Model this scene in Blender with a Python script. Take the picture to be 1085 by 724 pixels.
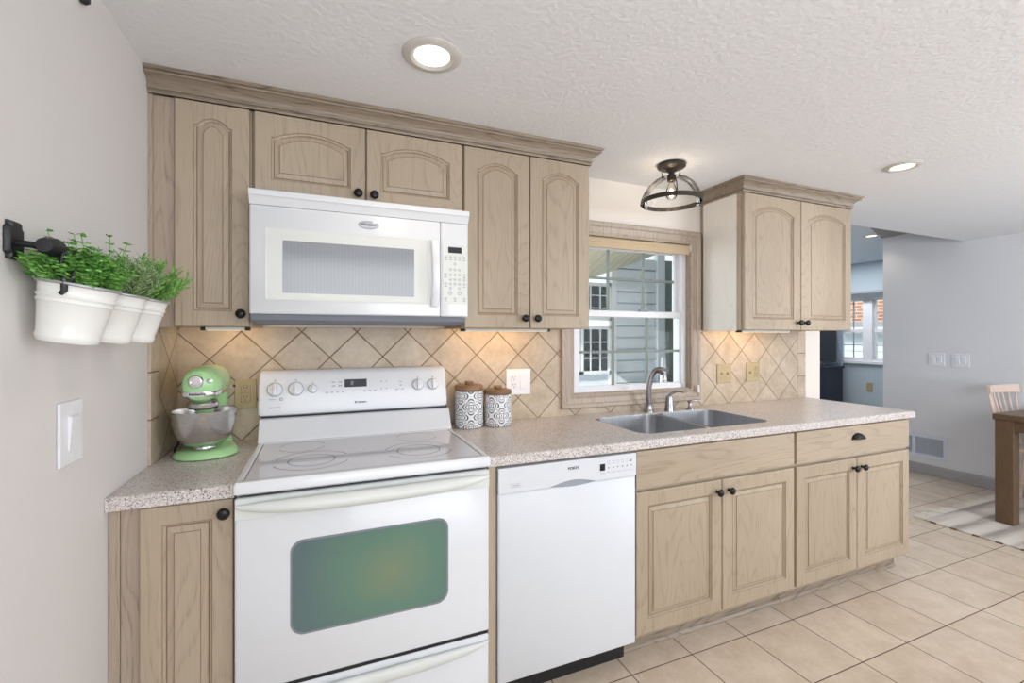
import bpy, bmesh, math, random
from mathutils import Vector, Matrix
random.seed(7)
for o in list(bpy.data.objects): bpy.data.objects.remove(o)
S = bpy.context.scene
COL = S.collection
PI = math.pi

# ------------------------------------------------------------------ camera, world, light, exposure
cd = bpy.data.cameras.new('camera'); cam = bpy.data.objects.new('camera', cd); COL.objects.link(cam)
cam.location = (0.5258, -2.1296, 1.338)
cam.rotation_euler = (PI/2, 0, -0.3932)
cd.sensor_width = 36; cd.lens = 483.06*36/1085; cd.shift_y = -6.14/1085; cd.clip_start = 0.02
S.camera = cam
S.view_settings.view_transform = 'Standard'; S.view_settings.look = 'None'
S.view_settings.gamma = 1; S.view_settings.use_curve_mapping = False
S.view_settings.exposure = -0.2
w = bpy.data.worlds.new('world'); S.world = w; w.use_nodes = True
bg = w.node_tree.nodes['Background']; bg.inputs[0].default_value = (0.84, 0.92, 1.0, 1); bg.inputs[1].default_value = 1.7
def light(name, kind, loc, energy, color=(1,1,1), rot=(0,0,0), **kw):
    l = bpy.data.lights.new(name, kind); l.energy = energy; l.color = color
    for k, v in kw.items(): setattr(l, k, v)
    o = bpy.data.objects.new(name, l); COL.objects.link(o); o.location = loc; o.rotation_euler = rot; return o
sun = light('sun', 'SUN', (0,-6,6), 3.2, (1,.95,.88), angle=0.01)
sun.rotation_euler = Vector((.6,.5,-.6)).to_track_quat('-Z','Y').to_euler()
# daylight through the patio door and window of the wall behind the camera
light('daylight_patio', 'AREA', (1.2,-3.26,1.5), 28, (.97,.985,1), (math.radians(90),0,0), shape='RECTANGLE', size=2.1, size_y=1.05)
light('daylight_dining', 'AREA', (4.5,-3.26,1.35), 84, (.88,.94,1), (math.radians(90),0,0), shape='RECTANGLE', size=1.8, size_y=1.5)
light('porch_fill', 'AREA', (1.6,1.1,1.3), 16, (.9,.95,1), (0,math.radians(-90),math.radians(12)), shape='RECTANGLE', size=1.6, size_y=1.6)  # added fill lamp brightening the porch wing, in place of skylight
light('far_room_fill', 'AREA', (6.5,1.9,2.34), 30, (.95,.97,1), (0,0,0), shape='RECTANGLE', size=1.2, size_y=1.2)  # added unseen area lamp that lifts the far room walls

# ------------------------------------------------------------------ node helpers
class NT:
    def __init__(s, name, rough=.5, metal=0, spec=.5):
        s.m = bpy.data.materials.new(name); s.m.use_nodes = True
        s.t = s.m.node_tree; s.b = s.t.nodes['Principled BSDF']
        s.b.inputs['Roughness'].default_value = rough; s.b.inputs['Metallic'].default_value = metal
        s.b.inputs['Specular IOR Level'].default_value = spec
    def n(s, typ, **kw):
        x = s.t.nodes.new(typ)
        for k, v in kw.items(): setattr(x, k, v)
        return x
    def inp(s, sock, v):
        if v is None: return
        if hasattr(v, 'is_output') or isinstance(v, bpy.types.NodeSocket): s.t.links.new(v, sock)
        else: sock.default_value = v
    def math(s, op, a, b=None, c=None, clamp=False):
        x = s.n('ShaderNodeMath', operation=op); x.use_clamp = clamp
        s.inp(x.inputs[0], a); s.inp(x.inputs[1], b); s.inp(x.inputs[2], c); return x.outputs[0]
    def pos(s):
        return s.n('ShaderNodeNewGeometry').outputs['Position']
    def xyz(s, v=None):
        x = s.n('ShaderNodeSeparateXYZ'); s.inp(x.inputs[0], v or s.pos()); return x.outputs
    def comb(s, x, y, z):
        c = s.n('ShaderNodeCombineXYZ')
        for i, v in enumerate((x, y, z)): s.inp(c.inputs[i], v)
        return c.outputs[0]
    def vmul(s, v, k):
        x = s.n('ShaderNodeVectorMath', operation='MULTIPLY'); s.inp(x.inputs[0], v); x.inputs[1].default_value = k; return x.outputs[0]
    def vadd(s, v, k):
        x = s.n('ShaderNodeVectorMath', operation='ADD'); s.inp(x.inputs[0], v); s.inp(x.inputs[1], k); return x.outputs[0]
    def noise(s, v, scale, detail=3, rough=.5, out=0, dist=0):
        x = s.n('ShaderNodeTexNoise'); s.inp(x.inputs['Vector'], v); x.inputs['Scale'].default_value = scale
        x.inputs['Detail'].default_value = detail; x.inputs['Roughness'].default_value = rough; x.inputs['Distortion'].default_value = dist
        return x.outputs[out]
    def ramp(s, f, stops, interp='LINEAR'):
        x = s.n('ShaderNodeValToRGB'); s.inp(x.inputs[0], f); cr = x.color_ramp; cr.interpolation = interp
        while len(cr.elements) < len(stops): cr.elements.new(.5)
        for e, (p, c) in zip(cr.elements, stops):
            e.position = p; e.color = (*c, 1) if len(c) == 3 else c
        return x.outputs[0]
    def mix(s, f, a, b, bt='MIX'):
        x = s.n('ShaderNodeMix', data_type='RGBA', blend_type=bt); s.inp(x.inputs[0], f)
        s.inp(x.inputs[6], a if not isinstance(a, tuple) else (*a[:3], 1)); s.inp(x.inputs[7], b if not isinstance(b, tuple) else (*b[:3], 1)); return x.outputs[2]
    def smooth(s, v, lo, hi):
        x = s.n('ShaderNodeMapRange', interpolation_type='SMOOTHSTEP'); s.inp(x.inputs[0], v); s.inp(x.inputs[1], lo); s.inp(x.inputs[2], hi)
        return x.outputs[0]
    def color(s, c): s.inp(s.b.inputs['Base Color'], (*c, 1) if isinstance(c, tuple) and len(c) == 3 else c); return s
    def bump(s, h, strength=.3, dist=.002):
        x = s.n('ShaderNodeBump'); s.inp(x.inputs['Height'], h); x.inputs['Strength'].default_value = strength; x.inputs['Distance'].default_value = dist
        s.t.links.new(x.outputs[0], s.b.inputs['Normal']); return s
def lin(r, g, b):
    f = lambda c: (c/255/12.92) if c/255 <= .04045 else ((c/255+.055)/1.055)**2.4
    return (f(r), f(g), f(b))
def plain(name, rgb, rough=.5, metal=0, vary=.04, scale=30, spec=.5, coat=0):
    t = NT(name, rough, metal, spec)
    n = t.noise(t.pos(), scale, 3)
    d = tuple(max(0, c*(1-vary)) for c in rgb); u = tuple(min(1, c*(1+vary)) for c in rgb)
    t.color(t.ramp(n, [(.3, d), (.7, u)]))
    if coat: t.b.inputs['Coat Weight'].default_value = coat; t.b.inputs['Coat Roughness'].default_value = .08
    return t.m
def wood(name, axis, light_c, mid_c, dark_c, rings=26, line=.5, rough=.42):
    line *= .62
    t = NT(name, rough)
    oi = t.n('ShaderNodeObjectInfo').outputs['Random']
    off = t.comb(t.math('MULTIPLY', oi, 13.7), t.math('MULTIPLY', oi, 5.1), t.math('MULTIPLY', oi, 9.3))
    p = t.vadd(t.pos(), off)
    st = [5.0, 5.0, 5.0]; st[axis] = .75
    n = t.noise(t.vmul(p, st), 1.0, 2, .4, dist=.25)
    band = t.math('FRACT', t.math('MULTIPLY', n, rings))
    ln = t.ramp(band, [(0, (1,1,1)), (.13, (.35,.35,.35)), (.3, (0,0,0)), (.85, (0,0,0)), (1, (1,1,1))])
    sp = [320.0, 320.0, 320.0]; sp[axis] = 9.0
    pores = t.ramp(t.noise(t.vmul(p, sp), 1.0, 2, .6), [(.40, (1,1,1)), (.52, (0,0,0))])
    br = t.noise(t.vmul(p, [2.5 if i != axis else .6 for i in range(3)]), 1.0, 3, .5)
    base = t.ramp(br, [(.3, mid_c), (.65, light_c)])
    pore_amt = t.math('MULTIPLY', t.math('ADD', t.math('MULTIPLY', ln, .7), .25), pores)
    f = t.math('MINIMUM', t.math('MULTIPLY', t.math('ADD', t.math('MULTIPLY', ln, .35), pore_amt), line), 1.0)
    t.color(t.mix(f, base, dark_c)); t.bump(t.math('SUBTRACT', 1.0, f), .15, .001)
    return t.m

M = {}
WL, WM_, WD = lin(181,165,144), lin(167,151,130), lin(118,98,78)
M['wood_v'] = wood('pickled_oak_vertical', 2, WL, WM_, WD)
M['wood_h'] = wood('pickled_oak_horizontal', 0, WL, WM_, WD, rings=22, line=.6)
M['wood_y'] = wood('pickled_oak_depth', 1, WL, WM_, WD)
M['crown'] = wood('grey_washed_oak', 0, lin(160,146,130), lin(142,127,111), lin(84,70,58), line=1.1)
M['crown_v'] = wood('grey_washed_oak_vertical', 2, lin(182,166,150), lin(165,148,132), lin(104,86,72), line=.7)
M['crown_y'] = wood('grey_washed_oak_depth', 1, lin(182,166,148), lin(165,148,130), lin(104,86,72), line=.6)
M['groove'] = plain('umber_glaze_in_groove', lin(136,112,84), .5)
M['dark_wood'] = wood('dark_stained_table_wood', 2, lin(112,88,64), lin(96,74,52), lin(52,38,26), line=.7)
M['lid_wood'] = wood('brown_lid_wood', 0, lin(150,118,88), lin(124,94,68), lin(78,56,40), rings=40)
M['pale_wood'] = plain('pale_chair_wood', lin(222,200,186), .45)
M['white'] = plain('white_appliance_enamel', lin(226,228,232), .22, vary=.006, coat=.3)
M['white_low'] = plain('white_satin_enamel', lin(218,221,226), .38, vary=.006)
M['cream'] = plain('cream_plastic', lin(218,220,216), .35, vary=.01)
M['handle_white'] = plain('off_white_handle_plastic', lin(220,223,220), .3, vary=.01)
M['almond'] = plain('almond_plastic', lin(176,160,124), .38, vary=.02)
M['plate_white'] = plain('white_plate_plastic', lin(236,236,240), .35, vary=.01)
M['black'] = plain('black_gap', (.01,.01,.012), .5)
M['knob'] = plain('oil_rubbed_black_metal', (.012,.011,.012), .3, .4, .2, 60)
M['iron'] = plain('black_powder_coated_iron', (.02,.02,.023), .42, .2, .2, 90)
M['bronze'] = plain('dark_bronze_metal', lin(58,50,46), .45, .35, .1, 60)
M['grey_base'] = plain('grey_underside_plastic', lin(118,122,132), .5)
M['display'] = plain('dark_display', (.02,.022,.028), .12, vary=.1)
M['digit'] = plain('dim_digit_grey', lin(110,118,130), .4)
M['ink'] = plain('dark_print_ink', lin(70,72,78), .5)
M['ink_light'] = plain('light_grey_print_ink', lin(168,172,176), .5)
M['chrome'] = plain('chrome', (.82,.82,.84), .12, 1, .02)
M['nickel'] = plain('brushed_nickel_tap', (.33,.32,.34), .22, 1, .05)
M['mint'] = plain('mint_green_enamel', lin(168,216,154), .2, vary=.02, coat=.4)
M['vinyl'] = plain('white_window_vinyl', lin(236,236,240), .4, vary=.01)
M['muntin'] = plain('grey_green_muntin', lin(128,136,130), .5)
M['shade'] = plain('beige_roller_shade_cloth', lin(196,176,146), .8, vary=.05, scale=200)
M['bucket'] = plain('white_painted_bucket', lin(236,236,232), .3, vary=.01, coat=.3)
M['soil'] = plain('dark_potting_soil', (.03,.022,.015), .95, vary=.5, scale=300)
M['rubber'] = plain('black_rubber_cord', (.015,.015,.016), .6)
M['navy'] = plain('dark_navy_furniture', lin(38,44,62), .5)
M['curtain'] = plain('pale_blue_curtain_cloth', lin(206,216,232), .9, vary=.05)
M['porch'] = plain('cream_porch_boards', lin(236,230,206), .6, vary=.03)
M['siding'] = plain('white_vinyl_siding', lin(226,232,240), .55, vary=.02)
M['slate'] = plain('weathered_grey_metal', lin(150,154,160), .6)
M['duct'] = plain('white_painted_grille', lin(222,226,238), .45)
M['duct_dark'] = plain('grille_louver_grey', lin(206,209,218), .5)

def paint(name, rgb, bump=.05, scale=60, rough=.75, detail=3, dist=.001):
    t = NT(name, rough, spec=.3); p = t.pos()
    t.color(t.ramp(t.noise(p, 1.3, 2), [(.3, tuple(c*.985 for c in rgb)), (.7, rgb)]))
    t.bump(t.noise(p, scale, detail), bump, dist); return t.m
M['wall'] = paint('warm_grey_wall_paint', lin(222,218,216))
M['wall_back'] = paint('cream_wall_paint', lin(232,224,216))
M['wall_dining'] = paint('cool_white_wall_paint', lin(228,227,230))
M['wall_far'] = paint('blue_grey_wall_paint', lin(184,196,204))
M['ceiling'] = paint('knockdown_ceiling_texture', lin(236,237,240), .8, 55, .7, 4, .004)
M['ceiling_far'] = paint('smooth_pale_ceiling_paint', lin(214,222,230))
M['ceiling_shade'] = paint('painted_ceiling_shade', lin(150,146,146), .3, 40)  # grey of the shaded ceiling wedge, put into the colour
M['base_trim'] = wood('grey_washed_baseboard', 1, lin(176,172,172), lin(158,154,156), lin(110,104,104), line=.5)

# stainless steel with vertical brushing highlights
t = NT('brushed_stainless_steel', .22, 1); t.b.inputs['Anisotropic'].default_value = .6
t.color(t.ramp(t.noise(t.vmul(t.pos(), [60,60,500]), 1, 2), [(.3, (.50,.49,.48)), (.7, (.62,.61,.60))])); M['steel'] = t.m
t = NT('satin_sink_steel', .36, 1)
t.color(t.ramp(t.noise(t.vmul(t.pos(), [200,200,12]), 1, 2), [(.3, (.40,.41,.43)), (.7, (.50,.51,.53))])); M['sink'] = t.m

# speckled solid surface counter
def counter_mat(name, contrast):
    t = NT(name, .28, spec=.5); p = t.pos()
    def cells(scale, seed):
        v = t.n('ShaderNodeTexVoronoi'); t.inp(v.inputs['Vector'], t.vadd(p, (seed, seed*.7, seed*.3))); v.inputs['Scale'].default_value = scale
        h = t.n('ShaderNodeSeparateColor'); t.t.links.new(v.outputs['Color'], h.inputs[0]); return h.outputs[0]
    base = t.ramp(t.noise(p, 4, 2), [(.3, lin(208,200,196)), (.7, lin(217,210,206))])
    a = cells(330, 0); b = cells(520, 3.1); c = cells(210, 7.7)
    k = contrast
    x = t.mix(t.ramp(c, [(.70, (0,0,0)), (.74, (k*.55,)*3)], 'LINEAR'), base, lin(176,162,156))
    x = t.mix(t.ramp(a, [(.80, (0,0,0)), (.84, (k,)*3)]), x, lin(236,232,230))
    x = t.mix(t.ramp(b, [(.83, (0,0,0)), (.87, (k,)*3)]), x, lin(150,132,126))
    x = t.mix(t.ramp(a, [(0, (k*1.0,)*3), (.075, (k*1.0,)*3), (.1, (0,0,0))]), x, lin(84,74,78))
    t.color(x); return t.m
M['counter'] = counter_mat('speckled_beige_counter', .85)

# tiles
def mottled(t, p, c0, c1, cellcol):
    n = t.noise(p, 9, 5, .6); n2 = t.noise(p, 45, 4, .6)
    f = t.math('ADD', t.math('MULTIPLY', n, .7), t.math('MULTIPLY', n2, .3))
    f = t.math('ADD', f, t.math('MULTIPLY', t.math('SUBTRACT', cellcol, .5), .12))
    return t.ramp(f, [(.33, c0), (.66, c1)])
def cellnoise(t, u, v):
    x = t.n('ShaderNodeTexWhiteNoise', noise_dimensions='2D'); t.inp(x.inputs[0], t.comb(t.math('FLOOR', u), t.math('FLOOR', v), 0.0)); return x.outputs[0]
def edge(t, u):      # distance to nearest integer
    f = t.math('FRACT', u); return t.math('MINIMUM', f, t.math('SUBTRACT', 1.0, f))
TC0, TC1, TG = lin(170,153,132), lin(202,187,166), lin(106,88,72)
def diag_tile(name, axis):
    t = NT(name, .35); X = t.xyz(); a = X[axis]; z = t.math('SUBTRACT', X[2], 1.355)
    if axis == 1: a = t.math('MULTIPLY', a, -1.0)
    u = t.math('DIVIDE', t.math('ADD', a, z), .2215); v = t.math('DIVIDE', t.math('SUBTRACT', a, z), .2215)
    e = t.math('MINIMUM', edge(t, u), edge(t, v))
    g = t.smooth(e, .007, .014)
    t.color(t.mix(g, TG, mottled(t, t.pos(), TC0, TC1, cellnoise(t, u, v)))); t.bump(t.smooth(e, .006, .03), .5, .003)
    t.inp(t.b.inputs['Roughness'], t.math('SUBTRACT', .85, t.math('MULTIPLY', g, .5))); return t.m
M['tile_back'] = diag_tile('tumbled_diagonal_wall_tile', 0)
M['tile_left'] = diag_tile('tumbled_diagonal_side_tile', 1)
t = NT('tumbled_border_tile', .35); X = t.xyz(); v = t.math('DIVIDE', t.math('SUBTRACT', X[2], 1.0625), .155); e = edge(t, v); g = t.smooth(e, .008, .018)
t.color(t.mix(g, TG, mottled(t, t.pos(), TC0, TC1, cellnoise(t, v, v)))); t.bump(t.smooth(e, .006, .03), .5, .003); M['tile_border'] = t.m
t = NT('beige_floor_tile', .3, spec=.45); X = t.xyz()
u = t.math('DIVIDE', t.math('SUBTRACT', X[0], 1.957), .306); v = t.math('DIVIDE', t.math('ADD', X[1], .652), .303)
e = t.math('MINIMUM', edge(t, u), edge(t, v)); g = t.smooth(e, .005, .009)
t.color(t.mix(g, lin(88,68,52), mottled(t, t.pos(), lin(196,177,156), lin(217,201,183), cellnoise(t, u, v)))); t.bump(g, .4, .002)
t.inp(t.b.inputs['Roughness'], t.math('SUBTRACT', .9, t.math('MULTIPLY', g, .55))); M['floor'] = t.m

def glass(name, tint=(1,1,1), refl=.12, rough=0.0):
    m = bpy.data.materials.new(name); m.use_nodes = True; n = m.node_tree; n.nodes.remove(n.nodes['Principled BSDF'])
    tr = n.nodes.new('ShaderNodeBsdfTransparent'); tr.inputs[0].default_value = (*tint, 1)
    gl = n.nodes.new('ShaderNodeBsdfGlossy'); gl.inputs['Roughness'].default_value = rough
    fr = n.nodes.new('ShaderNodeLayerWeight'); fr.inputs[0].default_value = refl
    mx = n.nodes.new('ShaderNodeMixShader'); n.links.new(fr.outputs['Fresnel'], mx.inputs[0]); n.links.new(tr.outputs[0], mx.inputs[1]); n.links.new(gl.outputs[0], mx.inputs[2])
    n.links.new(mx.outputs[0], n.nodes['Material Output'].inputs[0]); return m
M['glass'] = glass('clear_window_glass', (.95,.98,.97), .12)
M['dome_glass'] = glass('clear_dome_glass', (.97,.97,.96), .16)
def emit(name, rgb, s):
    t = NT(name, .5); t.color(rgb); t.b.inputs['Emission Color'].default_value = (*rgb, 1); t.b.inputs['Emission Strength'].default_value = s; return t.m
M['led'] = emit('led_lens', (1,.93,.82), 4)
M['bulb'] = emit('glowing_bulb', (1,.86,.66), 14)
M['strip'] = emit('warm_under_cabinet_lens', (1,.85,.66), .35)
# oven window: coated dark glass, iridescent green
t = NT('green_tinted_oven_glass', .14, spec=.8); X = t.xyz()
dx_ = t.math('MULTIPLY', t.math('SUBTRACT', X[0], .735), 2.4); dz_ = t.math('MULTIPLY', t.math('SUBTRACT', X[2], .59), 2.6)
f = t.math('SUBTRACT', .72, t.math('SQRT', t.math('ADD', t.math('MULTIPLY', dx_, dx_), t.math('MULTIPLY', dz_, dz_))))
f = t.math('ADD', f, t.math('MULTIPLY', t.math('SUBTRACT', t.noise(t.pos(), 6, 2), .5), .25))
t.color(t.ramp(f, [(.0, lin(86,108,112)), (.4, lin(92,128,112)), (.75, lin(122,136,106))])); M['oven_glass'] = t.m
M['oven_rim'] = plain('grey_ceramic_print_border', lin(128,134,142), .2)
t = NT('microwave_striped_glass', .12, spec=.7); X = t.xyz()
s1 = t.math('FRACT', t.math('MULTIPLY', X[0], 85.0))
t.color(t.mix(t.ramp(s1, [(.35, (0,0,0)), (.5, (1,1,1)), (.65, (0,0,0))]), lin(140,144,150), lin(148,152,158))); M['mw_glass'] = t.m  # faint upright stripes in the glass colour
t = NT('white_ceramic_cooktop_glass', .07, spec=.6); t.color(lin(216,217,224)); M['cook_glass'] = t.m
# canister ornament
def ornament(name, cx, cy, ph, inkc):
    t = NT(name, .3); X = t.xyz()
    ang = t.math('ARCTAN2', t.math('SUBTRACT', X[1], cy), t.math('SUBTRACT', X[0], cx))
    u = t.math('ADD', t.math('DIVIDE', t.math('MULTIPLY', ang, .0655), .1029), ph); v = t.math('DIVIDE', t.math('SUBTRACT', X[2], .92), .096)
    def medal(u, v):
        a = t.math('SUBTRACT', t.math('FRACT', u), .5); b = t.math('SUBTRACT', t.math('FRACT', v), .5)
        r = t.math('SQRT', t.math('ADD', t.math('MULTIPLY', a, a), t.math('MULTIPLY', b, b)))
        th = t.math('ARCTAN2', b, a)
        pet = t.math('POWER', t.math('ABSOLUTE', t.math('COSINE', t.math('MULTIPLY', th, 2.0))), .7)
        rr = t.math('DIVIDE', r, t.math('ADD', .13, t.math('MULTIPLY', pet, .26)))
        sq = t.math('MAXIMUM', t.math('ABSOLUTE', a), t.math('ABSOLUTE', b))
        def band(x, c, w): return t.math('SUBTRACT', 1.0, t.smooth(t.math('ABSOLUTE', t.math('SUBTRACT', x, c)), w*.6, w))
        f = t.math('MAXIMUM', band(rr, .92, .10), band(sq, .095, .018))
        f = t.math('MAXIMUM', f, t.math('MULTIPLY', band(rr, .60, .07), t.math('GREATER_THAN', sq, .12)))
        f = t.math('MAXIMUM', f, t.math('LESS_THAN', r, .030))
        return f, rr
    l1, r1 = medal(u, v); l2, r2 = medal(t.math('ADD', u, .5), t.math('ADD', v, .5))
    f = t.math('MAXIMUM', l1, l2); rm = t.math('MINIMUM', r1, r2)
    scroll = t.noise(t.pos(), 150, 1); sc = t.math('LESS_THAN', t.math('ABSOLUTE', t.math('SUBTRACT', scroll, .5)), .035)
    f = t.math('MAXIMUM', f, t.math('MULTIPLY', sc, t.math('GREATER_THAN', rm, 1.25)))
    t.color(t.mix(f, lin(240,240,238), inkc)); return t.m
# rug
t = NT('cream_woven_rug', .95); X = t.xyz()
n = t.noise(t.vmul(t.pos(), [2,14,1]), 1.0, 3)
sx = t.math('FRACT', t.math('MULTIPLY', X[1], 6.5))
c = t.mix(t.ramp(sx, [(.0, (0,0,0)), (.35, (.9,.9,.9)), (.5, (1,1,1)), (.7, (.1,.1,.1)), (1, (0,0,0))]), lin(222,212,200), lin(160,146,138))
t.color(t.mix(t.ramp(n, [(.4, (0,0,0)), (.6, (.6,.6,.6))]), c, lin(220,210,200))); t.bump(t.noise(t.vmul(t.pos(), [60,260,60]), 1, 2), .6, .004); M['rug'] = t.m
M['fringe'] = plain('cream_cotton_fringe', lin(232,224,212), .95)
M['rug_edge'] = plain('brown_stitched_edge', lin(120,100,84), .95)
# brick
t = NT('red_brick_wall', .9); br = t.n('ShaderNodeTexBrick'); X = t.xyz(); t.inp(br.inputs['Vector'], t.comb(X[1], X[2], 0.0))
br.inputs['Color1'].default_value = (*lin(190,124,104),1); br.inputs['Color2'].default_value = (*lin(206,146,124),1); br.inputs['Mortar'].default_value = (*lin(232,210,190),1)
br.inputs['Scale'].default_value = 1; br.inputs['Brick Width'].default_value = .21; br.inputs['Row Height'].default_value = .072; br.inputs['Mortar Size'].default_value = .011
t.color(br.outputs[0]); M['brick'] = t.m
# leaves
def leafmat(name, c0, c1):
    t = NT(name, .5); oi = t.noise(t.pos(), 160, 2)
    t.color(t.ramp(oi, [(.35, c0), (.65, c1)])); t.b.inputs['Subsurface Weight'].default_value = 0; return t.m
M['leaf_round'] = leafmat('bright_green_leaves', lin(78,142,60), lin(148,204,104))
M['leaf_rosemary'] = leafmat('grey_green_needle_leaves', lin(104,134,88), lin(170,192,142))
M['leaf_long'] = leafmat('deep_green_blade_leaves', lin(76,134,54), lin(146,192,98))
M['lawn'] = plain('grass_ground', lin(120,130,96), .95, vary=.2, scale=20)
M['conc'] = plain('pale_paving', lin(206,204,200), .9, vary=.05, scale=8)

# ------------------------------------------------------------------ geometry helpers (world coordinates)
def merge(bm, tb):
    me = bpy.data.meshes.new('t'); tb.to_mesh(me); tb.free(); bm.from_mesh(me); bpy.data.meshes.remove(me)
def box(bm, x0, x1, y0, y1, z0, z1, bev=0, seg=2):
    if x0 > x1: x0, x1 = x1, x0
    if y0 > y1: y0, y1 = y1, y0
    if z0 > z1: z0, z1 = z1, z0
    tb = bmesh.new(); bmesh.ops.create_cube(tb, size=1, matrix=Matrix.Translation(((x0+x1)/2,(y0+y1)/2,(z0+z1)/2)) @ Matrix.Diagonal((x1-x0,y1-y0,z1-z0,1)))
    if bev: bmesh.ops.bevel(tb, geom=tb.edges[:], offset=bev, segments=seg, profile=.5, affect='EDGES')
    merge(bm, tb); return bm
def bx(*a, **k): return box(bmesh.new(), *a, **k)
def ring_bridge(bm, rings, close=True, cap0=True, cap1=True):
    vs = [[bm.verts.new(p) for p in r] for r in rings]; n = len(vs[0])
    for a, b in zip(vs, vs[1:]):
        for i in range(n if close else n-1):
            j = (i+1) % n; bm.faces.new((a[i], a[j], b[j], b[i]))
    if cap0: bm.faces.new(vs[0][::-1])
    if cap1: bm.faces.new(vs[-1])
    return bm
def lathe(bm, prof, c=(0,0,0), axis='z', seg=32, caps=True, ang=0, sx=1, sy=1):
    """prof: [(r, h)], axis: direction of h"""
    rings = []
    for r, h in prof:
        ring = []
        for i in range(seg):
            a = 2*PI*i/seg+ang; u, v = r*math.cos(a)*sx, r*math.sin(a)*sy
            if axis == 'z': p = (u, v, h)
            elif axis == 'y': p = (u, h, v)
            else: p = (h, u, v)
            ring.append(Vector(p)+Vector(c))
        rings.append(ring)
    return ring_bridge(bm, rings, True, caps, caps)
def tube(bm, pts, r, seg=10, caps=True, flat=None):
    pts = [Vector(p) for p in pts]; rings = []; up = None
    for i, p in enumerate(pts):
        d = (pts[min(i+1, len(pts)-1)]-pts[max(i-1, 0)]).normalized()
        if up is None:
            up = Vector((0,0,1)) if abs(d.z) < .9 else Vector((1,0,0))
        s = d.cross(up).normalized(); up = s.cross(d).normalized()
        rr = r[i] if isinstance(r, (list, tuple)) else r
        ra, rb = (rr, rr) if flat is None else (rr, rr*flat)
        rings.append([p+s*ra*math.cos(2*PI*k/seg)+up*rb*math.sin(2*PI*k/seg) for k in range(seg)])
    return ring_bridge(bm, rings, True, caps, caps)
def smoothpath(pts, n=8):
    P = [Vector(p) for p in pts]; out = []
    for i in range(len(P)-1):
        a = P[max(i-1,0)]; b = P[i]; c = P[i+1]; d = P[min(i+2,len(P)-1)]
        for k in range(n):
            t = k/n; out.append(.5*((2*b)+(-a+c)*t+(2*a-5*b+4*c-d)*t*t+(-a+3*b-3*c+d)*t**3))
    out.append(P[-1]); return out
def prism_x(bm, prof, x0, x1):    # profile in (y,z)
    return ring_bridge(bm, [[Vector((x0,y,z)) for y, z in prof], [Vector((x1,y,z)) for y, z in prof]])
def prism_y(bm, prof, y0, y1):    # profile in (x,z)
    return ring_bridge(bm, [[Vector((x,y0,z)) for x, z in prof], [Vector((x,y1,z)) for x, z in prof]])
def prism_z(bm, prof, z0, z1):
    return ring_bridge(bm, [[Vector((x,y,z0)) for x, y in prof], [Vector((x,y,z1)) for x, y in prof]])
def rrect(x0, x1, z0, z1, r, n=6):
    out = []
    for cx, cz, a0 in ((x1-r, z1-r, 0), (x0+r, z1-r, 90), (x0+r, z0+r, 180), (x1-r, z0+r, 270)):
        for k in range(n+1):
            a = math.radians(a0+90*k/n); out.append((cx+r*math.cos(a), cz+r*math.sin(a)))
    return out
ORG = {}
def obj(name, bm, mat, parent=None, smooth=False, auto=None):
    bmesh.ops.recalc_face_normals(bm, faces=bm.faces[:])
    o3 = Vector((0,0,0))
    if parent is not None: o3 = ORG[parent.name]
    else:
        zs = [v.co for v in bm.verts]
        lo = Vector([min(v[i] for v in zs) for i in range(3)]); hi = Vector([max(v[i] for v in zs) for i in range(3)])
        o3 = Vector(((lo.x+hi.x)/2, (lo.y+hi.y)/2, lo.z))
    bmesh.ops.translate(bm, verts=bm.verts[:], vec=-o3)
    me = bpy.data.meshes.new(name); bm.to_mesh(me); bm.free(); me.materials.append(mat if not isinstance(mat, str) else M[mat])
    if smooth or auto:
        me.shade_smooth()
        if auto is not None or True:
            try: me.set_sharp_from_angle(angle=math.radians(auto or 35))
            except Exception: pass
    o = bpy.data.objects.new(name, me); COL.objects.link(o)
    if parent is not None: o.parent = parent
    else: o.location = o3
    ORG[o.name] = o3
    return o
def tag(o, label, cat, group=None, kind=None):
    if label: o['label'] = label
    if cat: o['category'] = cat
    if group: o['group'] = group
    if kind: o['kind'] = kind
    return o
def thing(name, label, cat, loc=(0,0,0), group=None):
    o = bpy.data.objects.new(name, None); o.empty_display_size = .1; COL.objects.link(o); o.location = loc; ORG[o.name] = Vector(loc); return tag(o, label, cat, group)
def struct(name, bm, mat, **k):
    o = obj(name, bm, mat, **k)
    if k.get('parent') is None: o['kind'] = 'structure'
    return o
def text(name, s, loc, size, mat, parent, face='-y', ext=.0004, bold=0, ry=0):
    c = bpy.data.curves.new('txt', 'FONT'); c.body = s; c.size = size; c.extrude = ext; c.align_x = 'CENTER'; c.align_y = 'CENTER'; c.offset = bold
    o = bpy.data.objects.new('txt', c); COL.objects.link(o)
    dg = bpy.context.evaluated_depsgraph_get(); me = bpy.data.meshes.new_from_object(o.evaluated_get(dg))
    bpy.data.objects.remove(o)
    R = Matrix.Rotation(ry, 4, 'Z') @ Matrix.Rotation(PI/2, 4, 'X')
    bm = bmesh.new(); bm.from_mesh(me); bmesh.ops.transform(bm, matrix=Matrix.Translation(loc) @ R, verts=bm.verts[:])
    return obj(name, bm, mat, parent)

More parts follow.
